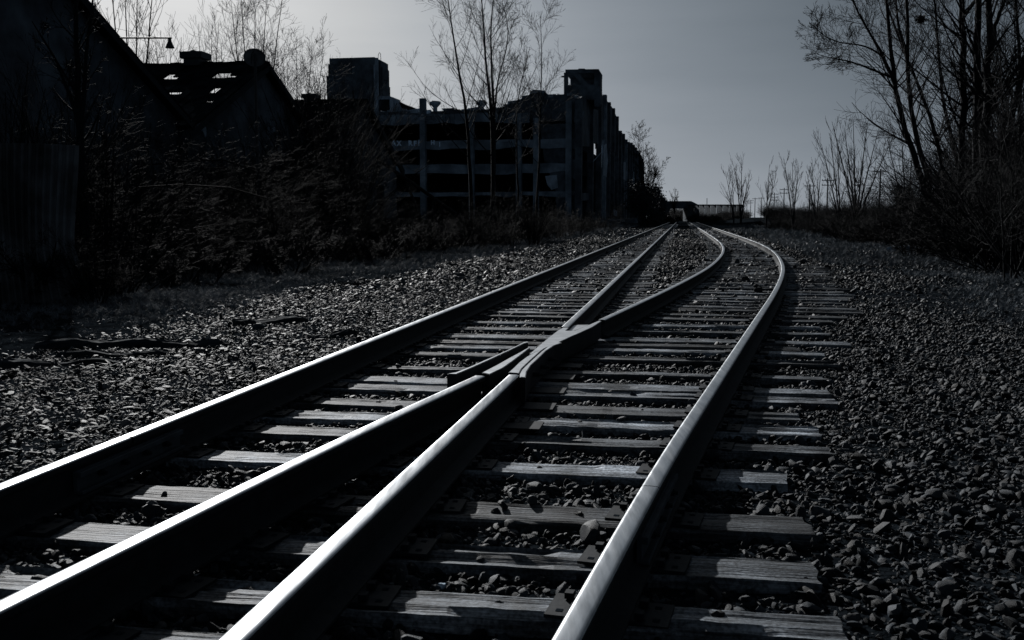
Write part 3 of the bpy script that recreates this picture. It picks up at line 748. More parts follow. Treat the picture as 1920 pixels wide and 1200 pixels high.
# the big trees on the right
BIG = [(17, .40, .97, .42, 46, 8, .36, .5), (9, .15, .97, .55, 42, 6, .42, .3), (4, .2, .95, .6, 38, 4, .5, .15)]
GR = 'big bare trees along the right edge'
make_tree('leaning bare tree, leftmost of the big right trees, long boughs reaching left',
          [S(guided([(1762, 470), (1745, 400), (1730, 340), (1711, 280), (1695, 240), (1684, 199), (1674, 145), (1666, 60), (1660, -30)], 34), .13, .045),
           S(guided([(1676, 150), (1655, 105), (1640, 75), (1620, 45), (1600, 5), (1588, -40)], 34, 33), .055, .02),
           S(guided([(1674, 146), (1650, 136), (1620, 124), (1590, 113), (1556, 110), (1523, 98)], 34, 32), .045, .008),
           S(guided([(1655, 105), (1635, 90), (1600, 82), (1570, 80), (1545, 68), (1530, 52)], 33.6, 32), .035, .006)], 21, BIG, GR, minr=.0045)
make_tree('straight dark bare tree just right of the leaning one',
          [S(guided([(1770, 475), (1755, 400), (1735, 330), (1722, 270), (1713, 230), (1703, 160), (1697, 107), (1702, 40), (1698, -40)], 35), .115, .045),
           S(guided([(1700, 110), (1690, 70), (1682, 30), (1680, 0), (1676, -30), (1670, -60)], 35), .06, .02)], 22, BIG, GR, minr=.0045)
make_tree('tree slanting up to the left between the leaning tree and the upright trunks',
          [S(guided([(1800, 480), (1785, 400), (1772, 340), (1760, 270), (1745, 215), (1722, 161), (1705, 120), (1680, 60), (1660, 0)], 38), .11, .03),
           S(guided([(1800, 400), (1795, 290), (1775, 230), (1768, 190), (1760, 120), (1755, 30), (1750, -30)], 38.5), .09, .03)], 23, BIG, GR, minr=.0045)
make_tree('upright bare trunk, first of the three close parallel trunks', [S(guided([(1800, 480), (1800, 380), (1803, 287), (1807, 172), (1806, 80), (1800, -40)], 30), .14, .07)], 24, BIG, GR, minr=.0045)
make_tree('upright bare trunk, middle of the three close parallel trunks', [S(guided([(1828, 490), (1828, 380), (1831, 268), (1834, 150), (1834, 60), (1832, -40)], 29), .16, .08)], 25, BIG, GR, minr=.0045)
make_tree('upright bare trunk with a fork, last of the three close parallel trunks', [S(guided([(1842, 490), (1842, 380), (1848, 230), (1856, 120), (1856, 50), (1848, -40)], 28), .17, .07), S(guided([(1856, 100), (1866, 50), (1880, 10), (1892, -20), (1900, -40), (1910, -60)], 28), .06, .03)], 26, BIG, GR, minr=.0045)
make_tree('bare tree slanting right out of the picture at the right edge', [S(guided([(1868, 500), (1878, 350), (1888, 250), (1905, 190), (1920, 120), (1945, 20), (1960, -40)], 27), .11, .05)], 27, BIG, GR, minr=.0045)
make_tree('thin bare tree in the thicket at the far right edge', [S(guided([(1915, 500), (1912, 400), (1910, 300), (1915, 200), (1912, 100), (1905, 0), (1900, -40)], 33), .08, .04)], 28, BIG, GR, minr=.0045)
# nest
nb = MB(); g = random.Random(5); c = at(1727, 36, 34.6)
for i in range(60):
    a = Vector((g.gauss(0, 1), g.gauss(0, 1), g.gauss(0, .7))).normalized() * .13; d = Vector((g.gauss(0, 1), g.gauss(0, 1), g.gauss(0, .4))).normalized() * .14
    nb.tube([a - d + c, a + d * .2 + c, a + d + c], .008, 3)
bm = bmesh.new(); bmesh.ops.create_icosphere(bm, subdivisions=2, radius=.13)
for v in bm.verts: v.co *= g.uniform(.85, 1.1)
nb.add([v.co + c for v in bm.verts], [tuple(v.index for v in f.verts) for f in bm.faces]); bm.free()
tag(nb.build('nest', 'twig'), 'dark ball shaped nest of sticks high in the right trees', 'nest')
# middle distance trees on the right
MID = [(10, .15, .95, .42, 30, 6, .5, .8), (5, .15, .92, .5, 30, 5, .6, .6)]
GM = 'small bare trees in the right middle distance'
def fan(x0, y0, Y, tips, r):
    return [S(guided([(x0, y0), (x0 + (a - x0) * .2, y0 + (b - y0) * .3), (x0 + (a - x0) * .55, y0 + (b - y0) * .62), (a, b)], Y, Y + random.uniform(-1, 1)), r, .012) for a, b in tips]
make_tree('fan shaped bare tree of many stems, tallest of the small right trees', fan(1605, 440, 62, ((1560, 228), (1583, 240), (1600, 225), (1628, 222), (1648, 240), (1672, 262)), .07), 31, MID, GM, minr=.008)
make_tree('bare tree with curved stems just left of the fan shaped one', fan(1575, 440, 66, ((1540, 270), (1556, 250), (1570, 262)), .06), 32, MID, GM, minr=.008)
make_tree('twiggy forked bare tree in front of the utility poles', fan(1530, 430, 80, ((1512, 320), (1522, 305), (1540, 312)), .06), 33, MID, GM, minr=.008)
make_tree('forked bare tree left of the tallest far pole', fan(1487, 430, 78, ((1470, 298), (1486, 305), (1498, 310)), .06), 34, MID, GM, minr=.008)
make_tree('lone bare tree leaning right before the far poles', fan(1436, 425, 100, ((1443, 308), (1456, 325)), .07), 35, MID, GM, minr=.01)
make_tree('bare tree standing before the long grey wall, taller of a pair', fan(1389, 420, 112, ((1378, 312), (1391, 298), (1408, 318)), .09), 36, MID, GM, minr=.01)
make_tree('bare tree standing before the long grey wall, smaller of a pair', fan(1376, 420, 116, ((1360, 320), (1372, 312)), .07), 37, MID, GM, minr=.01)
make_tree('bare tree at the far end of the factory', fan(1208, 410, 190, ((1196, 255), (1206, 262), (1222, 290), (1238, 300)), .2), 38, SPR, minr=.02)
make_tree('small far bare tree above the overpass', fan(1264, 400, 300, ((1258, 360), (1266, 355), (1272, 362)), .2), 39, MID, minr=.03)
make_tree('slim bare tree between the fan shaped tree and the big trees', fan(1700, 450, 50, ((1664, 262), (1690, 250), (1712, 270)), .06), 40, MID, GM, minr=.006)

# shrubs: one of each kind, then copies
def shrub(seed, h, n, spread, mt, cane=False):
    g = np.random.default_rng(seed); m = 8; az = g.uniform(0, 6.28, n); P = np.zeros((n, m, 3))
    P[:, 0] = np.stack([np.cos(az) * g.uniform(0, .5, n), np.sin(az) * g.uniform(0, .5, n), np.full(n, -.05)], 1)
    d = norm(np.stack([np.cos(az) * spread * .7, np.sin(az) * spread * .7, np.ones(n)], 1) + g.normal(0, .25, (n, 3))); L_ = h * g.uniform(.6, 1.15, n)
    for j in range(1, m):
        d = norm(d + np.stack([np.cos(az), np.sin(az), -.3 + 0 * az], 1) * .04 + g.normal(0, .05, (n, 3))); P[:, j] = P[:, j - 1] + d * (L_ / (m - 1))[:, None]
    lv = [(P, np.linspace(.022, .007, m)[None] * np.ones((n, 1)))]
    for k, a, b_, lf, ang, mm, ra, up in ((5, .3, .95, .35, 24, 5, .6, .2), (4, .2, .95, .5, 30, 4, .7, .1)) if cane else ((8, .1, .95, .5, 32, 5, .6, .15), (7, .1, .95, .62, 38, 5, .65, .1), (3, .1, .95, .8, 42, 4, .8, .0)):
        lv.append(grow(lv[-1][0], lv[-1][1], k, a, b_, lf, ang, mm, ra, up, g, minr=.0035, wig=.12))
    return tubes(lv, [5, 3, 3, 3], mt, 'shrub')
SH = [shrub(51, 3.6, 13, .38, 'twig_grey'), shrub(52, 3.2, 15, .5, 'twig_grey'), shrub(53, 4.2, 11, .3, 'twig_grey'), shrub(54, 2.4, 16, .75, 'twig'), shrub(55, 3.8, 46, .3, 'twig_grey', True), shrub(56, 3.2, 52, .55, 'twig', True)]
SHD = [m_.copy() for m_ in SH]
for m_ in SHD: m_.materials.clear(); m_.materials.append(MT['twig'])
def put_shrub(px_, Y_, sc_, label, group, kind=None, z=None):
    p = at(px_, HY, Y_); k = rng.integers(0, len(SH)) if kind is None else kind
    zz_ = float(ground_h(p.x, p.y)) if z is None else z
    o = ob('shrub', (SHD if px_ > 1300 else SH)[k], None, (p.x, p.y, zz_ - .05)); o.rotation_euler = (rng.normal(0, .16), rng.normal(0, .16), rng.uniform(0, 6.28)); q_ = .72 if sc_ > 1.3 else 1.0; o.scale = (q_ * sc_ * rng.uniform(.9, 1.15), q_ * sc_ * rng.uniform(.9, 1.15), sc_)
    tag(o, label, 'shrub', group)
RANK = ['nearest', 'second', 'third', 'fourth', 'fifth', 'sixth', 'seventh', 'eighth', 'ninth', 'tenth', 'eleventh', 'twelfth', 'thirteenth', 'fourteenth']
BUCK = [(95, 'behind the corrugated fence'), (215, 'under the black gable at the left'), (320, 'below the jutting lamp'), (420, 'below the boxy roof vent'), (510, 'around the round disc post'), (585, 'right of the round disc post'), (650, 'below the low far shed roof'), (725, 'before the far shed gable'), (830, 'before the tall roof column'),
        (910, 'around the leaning slender tree'), (990, 'around the twin trunk tree'), (1070, 'before the right end of the factory front'), (1200, 'at the foot of the factory side'), (1480, 'before the long grey wall and far poles'), (1545, 'below the twiggy forked trees'), (1615, 'below the fan shaped tree'), (1690, 'right of the fan shaped tree'),
        (1770, 'around the foot of the leaning tree'), (1835, 'around the first upright trunk'), (1875, 'around the last of the three parallel trunks'), (1925, 'in the black thicket at the right edge'), (9999, 'just outside the right edge thicket')]
def shrub_labels(lst, what):
    out = []
    for px_, Y_, sc_ in lst:
        bk = next(i for i, (a, _) in enumerate(BUCK) if px_ < a)
        same = sorted(q for q in ((y2, x2) for x2, y2, _ in lst if next(i for i, (a, _) in enumerate(BUCK) if x2 < a) == bk))
        out.append(f"{what} {BUCK[bk][1]}, " + (f"{RANK[same.index((Y_, px_))]} from the tracks side front" if len(same) > 1 else 'standing alone'))
    return [o_.replace('from the tracks side front', 'from the camera') for o_ in out]
LS = 'tangled leafless shrubs between the left gravel and the sheds'
ll = 'tangled leafless shrub in the dark thicket before the sheds and factory'
LL = ((40, 19, 1), (172, 14.6, .42), (205, 16, .6), (110, 23, 1.1), (190, 21, .95), (230, 27, 1.1), (275, 24, .8), (330, 29, 1.1), (300, 36, 1.2), (380, 26, .85), (400, 34, 1.15), (450, 30, 1.0), (470, 40, 1.25), (520, 28, .8), (530, 37, 1.3), (560, 44, 1.75), (590, 33, 1.1), (600, 48, 2.05),
                     (630, 40, 1.5), (612, 50, 2.0), (650, 36, .85), (655, 47, 1.3), (712, 42, .6), (738, 50, .6), (760, 38, .5), (800, 54, .5), (845, 52, .7), (870, 46, .65), (905, 48, .8), (940, 46, .75), (975, 52, .95), (1005, 50, .8), (1035, 56, .9), (1060, 60, .8), (1085, 66, .6), (1115, 74, .45), (960, 42, .5), (890, 40, .55), (1000, 44, .55), (500, 46, 1.6), (350, 45, 1.4), (580, 56, 2.2), (640, 58, 2.1), (1140, 84, .6), (20, 25, 1.2), (150, 30, 1.4), (240, 38, 1.4))
for (px_, Y_, sc_), lb in zip(LL, shrub_labels(LL, 'tangled leafless shrub')): put_shrub(px_, Y_, sc_, lb, LS)
RS = 'leafless shrubs crowding under the right trees'
rl = 'dense leafless shrub in the black thicket under the big right trees'
LR = ((1905, 24, 1.15), (1870, 26, 1.2), (1840, 30, 1.3), (1890, 30, 1.6), (1915, 34, 1.9), (1860, 36, 1.7), (1820, 34, 1.2), (1800, 40, 1.4), (1840, 44, 1.9), (1880, 44, 2.2), (1910, 44, 2.3), (1775, 44, 1.1), (1750, 50, 1.1), (1725, 56, 1.1), (1700, 62, .9), (1785, 55, 1.8), (1820, 58, 2.2), (1670, 66, .8), (1640, 72, .8), (1612, 76, .8), (1585, 82, .75), (1560, 88, .7), (1535, 96, .7), (1510, 100, .65),
                     (1490, 108, .6), (1660, 56, .8), (1600, 60, .7), (1540, 70, .6), (1740, 66, 1.7), (1700, 80, 1.9), (1950, 26, 1.4), (1960, 34, 1.8), (1470, 116, .55), (1450, 124, .5), (1425, 130, .45), (1855, 24, .8), (1800, 29, .7), (1925, 20, .9), (1895, 38, 2.3), (1930, 40, 2.2), (1860, 50, 2.4), (1900, 54, 2.6))
for (px_, Y_, sc_), lb in zip(LR, shrub_labels(LR, 'leafless shrub')): put_shrub(px_, Y_, sc_, lb, RS)

# undergrowth nobody could count: short brushwood in bands
UG = [shrub(61, .9, 9, .7, 'twig'), shrub(62, .7, 8, .9, 'twig')]
x, y = field(14, 110, .6, marg=1.3); l = x * RD.x + y * RD.y; rt = near_t2(x, y)
k = ((l < LA - 5.5 - 1.2 * vnoise(x, y, .4, 2)) & (y > 13)) | ((rt > 6 + 2 * vnoise(x, y, .3, 3)) & (y > 20))
x, y = x[k], y[k]; s = rng.uniform(.6, 1.5, len(x))
scatter('undergrowth', np.stack([x, y, ground_h(x, y)], 1), np.stack([0 * x, 0 * x, rng.uniform(0, 6, len(x))], 1), np.stack([s] * 3, 1), UG, 'low matted brushwood and brambles along both sides', 'undergrowth')
# far wood along the right horizon: reads as one mass
x = rng.uniform(0, 1, 520); y = rng.uniform(120, 330, 520); x = y * (.245 + .42 * x) + 2
s = rng.uniform(.45, .85, 520)
scatter('far_wood', np.stack([x, y, ground_h(x, y)], 1), np.stack([0 * x, 0 * x, rng.uniform(0, 6, len(x))], 1), np.stack([s * 1.3, s * 1.3, s], 1), SH[:3], 'low dark far wood along the right horizon', 'wood')
x = rng.uniform(.135, .235, 260); y = rng.uniform(240, 326, 260); k = np.abs(x - .1695) > .008; x, y = (x * y)[k], y[k]; s = rng.uniform(.3, .65, len(x))
scatter('trackside_scrub', np.stack([x, y, ground_h(x, y)], 1), np.stack([0 * x, 0 * x, rng.uniform(0, 6, len(x))], 1), np.stack([s * 1.5, s * 1.5, s], 1), SHD[:3], 'low dark scrub closing the view below the overpass', 'scrub')
x = rng.uniform(.145, .195, 90); y = rng.uniform(345, 400, 90); x = x * y; s = rng.uniform(.9, 1.25, 90)
scatter('scrub_past_overpass', np.stack([x, y, ground_h(x, y)], 1), np.stack([0 * x, 0 * x, rng.uniform(0, 6, 90)], 1), np.stack([s * 1.6, s * 1.6, s], 1), SHD[:3], 'dark scrub seen through the opening of the overpass', 'scrub')
# dense evergreen mass past the factory
def leafy(label, px_, py_, Y_, rad, seed):
    e_ = empty('evergreen_tree', tuple(at(px_, HY, Y_).xy) + (0,)); tag(e_, label, 'tree', 'dense trees past the factory')
    g = np.random.default_rng(seed); h = HC + (HY - py_) / F * Y_
    n = 5200; cl_ = g.normal(0, 1, (26, 3)); cl_ = norm(cl_) * g.uniform(.35, 1, (26, 1)); ci = g.integers(0, 26, n)
    p = cl_[ci] + g.normal(0, .2, (n, 3)); p = p * np.array([rad, rad, h * .46]); p[:, 2] += h * .54; p[:, 2] = np.clip(p[:, 2], .2, h)
    s_ = .22; a = norm(g.normal(0, 1, (n, 3))); b = norm(np.cross(a, g.normal(0, 1, (n, 3))))
    V = np.stack([p - a * s_, p + b * s_ * .5, p + a * s_, p - b * s_ * .5], 1)
    ob('crown', mesh('crown', V, np.arange(4 * n).reshape(n, 4), 'foliage_dark'), e_)
    t_ = MB(); t_.tube([(0, 0, -.1), (.1, 0, h * .4), (0, .1, h * .8)], [.25, .18, .06], 8); t_.build('trunk', 'bark', e_)
leafy('dense dark tree nearest the far factory corner', 1206, 338, 190, 3.4, 71)
leafy('dense dark tree past the factory, middle of three', 1220, 346, 205, 2.8, 72)
leafy('dense dark tree past the factory, next to the overpass', 1234, 362, 225, 2.2, 73)

# ------------------------------------------------------------------ sheds on the left
LS0 = -22.0
def on_lat(px_, py_, l, rd=None, ct=None):
    x_, g_, d_ = ray(px_, py_); t_ = l / (x_ * RD.x + g_ * RD.y)
    return Vector((x_ * t_, g_ * t_, HC + d_ * t_))
UP = Vector((0, 0, 1))
def shed(label, ridge_px, depth=38.0, half=8.5, slope=.47, holes=(), extra=None, zr=None, lamp=None, s_r=None):
    if s_r is None:
        p = on_lat(ridge_px[0], ridge_px[1], LS0 + .45); s_r, zr = lng(p), p.z
    e_ = empty('brick_shed', loc(LS0, s_r, 0)); tag(e_, label, 'shed', 'gabled brick sheds on the left')
    inv = Matrix.Translation(-e_.location)
    def fin(o): o.matrix_parent_inverse = inv; return o
    ze = zr - half * slope
    # gable wall facing the tracks, with openings
    b = MB(); g = random.Random(int(s_r))
    th = .35
    def gz(a): return zr - .25 - abs(a) * slope
    xs = [-half + .2, -6.2, -4.4, -1.4, .4, 3.2, 5.0, half - .2]
    for i in range(len(xs) - 1):
        a0, a1 = xs[i], xs[i + 1]
        def col(z0a, z0b, z1a, z1b, a0=a0, a1=a1):
            b.prism([loc(LS0, s_r + a0, z0a), loc(LS0, s_r + a1, z0b), loc(LS0, s_r + a1, z1b), loc(LS0, s_r + a0, z1a)], RD * -th, RD * 0)
        mid = [0.0] if a0 < 0 < a1 else []
        segs = [a0] + mid + [a1]
        for u, v_ in zip(segs[:-1], segs[1:]):
            P4 = lambda z0, z1a, z1b: b.prism([loc(LS0, s_r + u, z0), loc(LS0, s_r + v_, z0), loc(LS0, s_r + v_, z1b), loc(LS0, s_r + u, z1a)], RD * -th, RD * 0)
            if i in (1, 3, 5):
                P4(-.3, 1.2, 1.2); P4(3.6, gz(u), gz(v_))
            else: P4(-.3, gz(u), gz(v_))
    fin(b.build('gable_wall', 'brick_dark', e_))
    # long front and back walls
    for sg in (-1, 1):
        b = MB(); yv = s_r + sg * (half - .2)
        n = 9
        for i in range(n):
            l0 = LS0 - th - depth * i / n; l1 = LS0 - th - depth * (i + .45) / n; l2 = LS0 - th - depth * (i + 1) / n
            b.box(loc((l0 + l1) / 2, yv, ze / 2 - .15), ((l0 - l1) / 2, .17, ze / 2), (RD, TD, UP))
            if sg > 0: b.box(loc((l1 + l2) / 2, yv, ze / 2 - .15), ((l1 - l2) / 2 - .003, .15, ze / 2), (RD, TD, UP)); continue
            b.box(loc((l1 + l2) / 2, yv, .5), ((l1 - l2) / 2 - .003, .17, .7), (RD, TD, UP)); b.box(loc((l1 + l2) / 2, yv, ze - .55), ((l1 - l2) / 2 - .003, .17, .4), (RD, TD, UP))
        fin(b.build('long_wall', 'brick_dark', e_))
    # roof slopes as sheets with ribs; holes where the roofing is gone
    over = .45; step = .45
    ca, sa = 1 / math.hypot(1, slope), slope / math.hypot(1, slope)
    for sg in (-1, 1):
        b = MB(); nl = int((depth + over) / step); ns = int((half + over) / step)
        nrm = TD * (sg * sa) + UP * ca
        def P(i, j, k): return loc(LS0 + over - i * step, s_r + sg * j * step, zr - j * step * slope) + nrm * k
        for i in range(nl):
            for j in range(ns):
                c_ = (P(i, j, 0) + P(i + 1, j + 1, 0)) / 2
                if any((c_ - h_).length < r_ for h_, r_ in holes): continue
                t_ = .05 + .012 * ((i * 7 + j * 3) % 3)
                b.prism([P(i, j, 0), P(i + 1, j, 0), P(i + 1, j + 1, 0), P(i, j + 1, 0)], nrm * -.03, nrm * t_)
        fin(b.build('roof_slope', 'roof_felt', e_))
    b = MB()
    for i in range(int(depth / .62)):
        q = loc(LS0 + over - .3 - i * .62, s_r, zr + .05); b.box(q, (.27, .2, .07 + .02 * (i % 3)), (RD, TD, UP), jit=.015)
    fin(b.build('ridge_cap', 'roof_felt', e_))
    b = MB()
    for sg in (-1, 1):
        a, c_ = loc(LS0 + over, s_r + sg * .1, zr - .12), loc(LS0 + over, s_r + sg * (half + over), zr - .12 - (half + over) * slope)
        b.prism([a, c_, c_ - UP * .28, a - UP * .28], RD * 0, RD * .06)
    fin(b.build('bargeboard', 'old_plank', e_))
    # frames and panes in the gable openings
    for i in (1, 3, 5):
        a0, a1 = xs[i], xs[i + 1]; fr = MB()
        for a in (a0 + .06, (a0 + a1) / 2, a1 - .06): fr.box(loc(LS0 - .18, s_r + a, 2.4), (.05, .05, 1.19), (RD, TD, UP))
        for z_ in (1.27, 2.0, 2.8, 3.53): fr.box(loc(LS0 - .182, s_r + (a0 + a1) / 2, z_), (.04, (a1 - a0) / 2 - .01, .035), (RD, TD, UP))
        fin(fr.build('window', 'iron', e_))
    if extra: extra(e_, fin, s_r, zr)
    return e_, s_r, zr
def vent(s_off, w, h, l, capw):
    def f(e_, fin, s_r, zr):
        b = MB(); b.box(loc(l, s_r + s_off, zr + h * .22), (w * .72, .5, h * .3), (RD, TD, UP)); b.box(loc(l, s_r + s_off, zr + h * .62), (w, .6, h * .22), (RD, TD, UP))
        b.prism([loc(l - w, s_r + s_off, zr + h * .84), loc(l + w, s_r + s_off, zr + h * .84), loc(l + w * .3, s_r + s_off, zr + h * .92), loc(l, s_r + s_off, zr + h), loc(l - w * .3, s_r + s_off, zr + h * .92)], TD * -.3, TD * .3)
        fin(b.build('roof_vent', 'iron', e_, bevel=.01))
    return f
# shed in front: its ridge lies above the picture
pq = on_lat(165, -2, LS0 + .45); sq = lng(pq) - 5.0
shed('largest brick shed, its black roof edge falling across the top left corner', None, s_r=sq, zr=pq.z + 5.0 * .47 - .06, half=12.2, depth=40)
# middle shed: ragged holes let the sky through
p2 = on_lat(505, 119, LS0 + .45); s2, z2 = lng(p2), p2.z
def front_hit(px_, py_, s_r, zr, sg):
    x_, g_, d_ = ray(px_, py_); lo_, hi_ = 20.0, 140.0
    v = Vector((x_, g_, d_)); ff = lambda t_: (HC + d_ * t_) - (zr - sg * (lng(v) * t_ - s_r) * .47)
    a = (zr + sg * s_r * .47 - HC) / (d_ + sg * lng(v) * .47)
    return Vector((x_ * a, g_ * a, HC + d_ * a))
HL = []
for hx, hy, hr in ((320, 146, .42), (415, 143, .42), (437, 143, .34), (325, 176, .42), (403, 172, .42), (395, 194, .3)):
    HL.append((front_hit(hx, hy, s2, z2, -1), hr)); q = front_hit(hx, hy, s2, z2, 1); HL.append((q, hr + .55))
vx = lat(at(367, 118, p2.y + (505 - 367) * .012))
def on_s(px_, py_, s_):                    # hits the plane across the track at s_
    x_, g_, d_ = ray(px_, py_); t_ = s_ / (x_ * TD.x + g_ * TD.y); return Vector((x_ * t_, g_ * t_, HC + d_ * t_))
MIDSHED, _, _ = shed('middle brick shed with holes in its roof and a boxy vent on the ridge', (505, 119), depth=44, holes=HL, extra=vent(0, .62, .78, lat(on_s(367, 110, s2)), .9))
p3 = on_lat(690, 190, LS0 + .45); s3 = lng(p3)
shed('farthest brick shed, low roof line in front of the roof tower', (690, 189), depth=44, extra=vent(0, .5, .6, lat(on_s(583, 180, s3)), .7))
for pg in ([(350, 222), (366, 228), (383, 234), (386, 246), (384, 258), (379, 246), (366, 240)], [(508, 240), (515, 238), (517, 246), (509, 249)]):  # pale panels: daylight through a broken opening painted as colour, plus a white spot
    pm = MB(); pm.prism([on_lat(x_, y_, LS0 + .01) for x_, y_ in pg], RD * 0, RD * .05); o = pm.build('plaster_or_daylight_patch', 'concrete_pale', MIDSHED); o.matrix_parent_inverse = Matrix.Translation(-MIDSHED.location)
# lamp on the big shed
b = empty('yard_lamp', loc(LS0, 44, 0)); tag(b, 'long thin arm with a bell shaped lamp jutting out over the big shed roof', 'lamp')
Yl = lng(on_lat(222, 72, LS0 + .45)); sL = Yl
inv = Matrix.Translation(-b.location)
A0, A1 = on_s(200, 71, sL), on_s(322, 71, sL)
m_ = MB(); m_.tube([A0, A1], .035, 8); o = m_.build('arm', 'iron', b); o.matrix_parent_inverse = inv
m_ = MB(); m_.tube([A0 + Vector((.0, 0, -.0)), A0 - UP * 5.0], .05, 8); m_.tube([A1 + RD * -.45, A0 + RD * .4 + UP * .35, A0 + UP * .35], .008, 4); o = m_.build('bracket', 'iron', b); o.matrix_parent_inverse = inv
q = on_s(318, 72, sL); m_ = MB(); m_.tube([q, q - UP * .10, q - UP * .16, q - UP * .34, q - UP * .36], [.06, .07, .09, .17, .17], 14); o = m_.build('lamp_shade', 'iron', b, smooth=False); o.matrix_parent_inverse = inv

# round disc on its post in front of the middle shed
YD = 30.0; dp = at(478, 107, YD); e_ = empty('disc_sign', (dp.x, dp.y, 0)); tag(e_, 'round metal disc on a tall thin post in front of the middle shed', 'sign')
h0 = float(ground_h(dp.x, dp.y)) - .2; m_ = MB(); m_.tube([(0, 0, h0), (0, 0, dp.z + .1)], [.055, .04], 10); m_.build('post', 'iron', e_)
m_ = MB(); n_ = 28; c = Vector((-.03, .06, dp.z)); ax1, ax2, ax3 = Vector((.97, .24, 0)), Vector((-.05, .1, 1)), Vector((-.24, .97, 0))
for r0_, r1_, y0_, y1_ in ((0, .26, .02, .03), (.26, .325, .03, .0)):
    V = []
    for j in range(n_):
        w = 2 * math.pi * j / n_
        for rr_, yy_ in ((max(r0_, .01), y0_), (r1_, y1_), (r1_, y1_ + .02), (max(r0_, .01), y0_ + .02)): V.append(c + ax1 * math.cos(w) * rr_ + ax2 * math.sin(w) * rr_ * .82 + ax3 * yy_)
    m_.add(V, [(4 * j + a, 4 * j + (a + 1) % 4, 4 * ((j + 1) % n_) + (a + 1) % 4, 4 * ((j + 1) % n_) + a) for j in range(n_) for a in range(4)])
m_.build('disc', 'sheet_metal', e_)
m_ = MB(); m_.tube([c + ax1 * -.1 - UP * .2, c + ax1 * -.08 + UP * .1, c + ax3 * -.12 + UP * .18], .015, 6); m_.build('bracket', 'iron', e_)

# corrugated sheets leaning at the left edge
def corrugated(label, p0, p1, h, lean, seed, ragged):
    g = random.Random(seed); d = (p1 - p0); L_ = d.length; d.normalize(); nrm = Vector((d.y, -d.x, 0)); n = int(L_ / .019); V = []; rows = 14
    for i in range(n + 1):
        s_ = L_ * i / n; w = .042 * math.sin(2 * math.pi * s_ / .1)
        hh = h + ragged * (math.sin(s_ * 2.1 + seed) * .5 + (g.random() - .5) * .08)
        for j in range(rows + 1):
            z_ = hh * j / rows; bend = .10 * math.sin(z_ * 1.4 + s_ * 1.3) * (s_ / L_) + .35 * max(0, (1 - z_ / .9)) * max(0, s_ / L_ - .8) * 4
            V.append(p0 + d * (s_ + bend - lean * z_) + nrm * (w + .06 * math.sin(z_ * 2 + s_)) + UP * (z_ - .1))
    nv = len(V); V2 = V + [v - nrm * .004 for v in V]; k = rows + 1
    Q_ = [(i * k + j, (i + 1) * k + j, (i + 1) * k + j + 1, i * k + j + 1) for i in range(n) for j in range(rows)]
    Q2 = [tuple(reversed([a + nv for a in f])) for f in Q_]
    o = ob('corrugated_fence', mesh('corrugated_fence', [tuple(v - p0) for v in V2], Q_ + Q2, 'sheet_metal', True), None, p0); tag(o, label, 'fence')
corrugated('buckled corrugated iron fence leaning at the left edge', gnd(-260, 560, 0) , gnd(150, 556, 0), 2.42, -.0, 3, .05)

# leaning poles and fallen beams
def beam(pts, r, label, name='leaning_pole', m='bark', cat='pole', group=None):
    m_ = MB(); m_.tube(pts, r, 8); o = m_.build(name, m, origin=tuple(pts[0])); tag(o, label, cat, group)
beam([at(856, 402, 60), at(780, 348, 62), at(705, 297, 64)], .11, 'pole leaning from the shed gable down towards the factory')
beam([at(700, 215, 66) , at(722, 260, 65), at(757, 330, 63), at(770, 425, 62)][:3] + [at(800, 436, 60)], .09, 'steep leaning pole beside the far shed gable')
beam([at(812, 440, 50), at(812, 372, 50)], .06, 'short upright post before the factory', 'post', cat='post')
beam([at(1700, 300, 70)] * 0 + [at(480, 322, 28), at(420, 300, 27.8), at(330, 303, 27.5), at(260, 312, 27)], .02, 'long horizontal branch caught in the left thicket', 'branch', 'twig_grey', 'branch')
beam([at(250, 352, 22), at(340, 346, 22.4), at(430, 352, 22.8), at(500, 372, 23)], .018, 'long drooping branch caught low in the left thicket', 'branch', 'twig_grey', 'branch')

# ------------------------------------------------------------------ the ruined factory
PB = math.atan(330 / F); BT = Vector((math.sin(PB), math.cos(PB), 0)); BR = Vector((math.cos(PB), -math.sin(PB), 0)); BA = (BR, BT, UP)
c0 = at(1085, HY, 140); SB = c0.dot(BT) ; LB = c0.dot(BR)
def bl(l, s_, z): return BR * l + BT * s_ + UP * z
def fs(px_, py_, s_=None):                 # point on the front plane
    s_ = SB if s_ is None else s_; x_, g_, d_ = ray(px_, py_); t_ = s_ / (x_ * BT.x + g_ * BT.y); return Vector((x_ * t_, g_ * t_, HC + d_ * t_))
def fl(px_, py_, l=None):                  # point on the side plane
    l = LB if l is None else l; x_, g_, d_ = ray(px_, py_); t_ = l / (x_ * BR.x + g_ * BR.y); return Vector((x_ * t_, g_ * t_, HC + d_ * t_))
fac = empty('ruined_factory', (c0.x, c0.y, 0)); tag(fac, 'long ruined concrete factory with open floors and a broken roof line', 'factory')
FI = Matrix.Translation(-fac.location)
def fin(o, par=None): 
    o.matrix_parent_inverse = FI if par is None else Matrix.Identity(4)
    return o
def part(b, name, m, bevel=0): return fin(b.build(name, m, fac, bevel=bevel))
LW = LB - 52                               # far left end
def zf(y_, x_=850): return fs(x_, y_).z
bands = [(213, 234), (263, 281), (308, 327), (360, 370)]
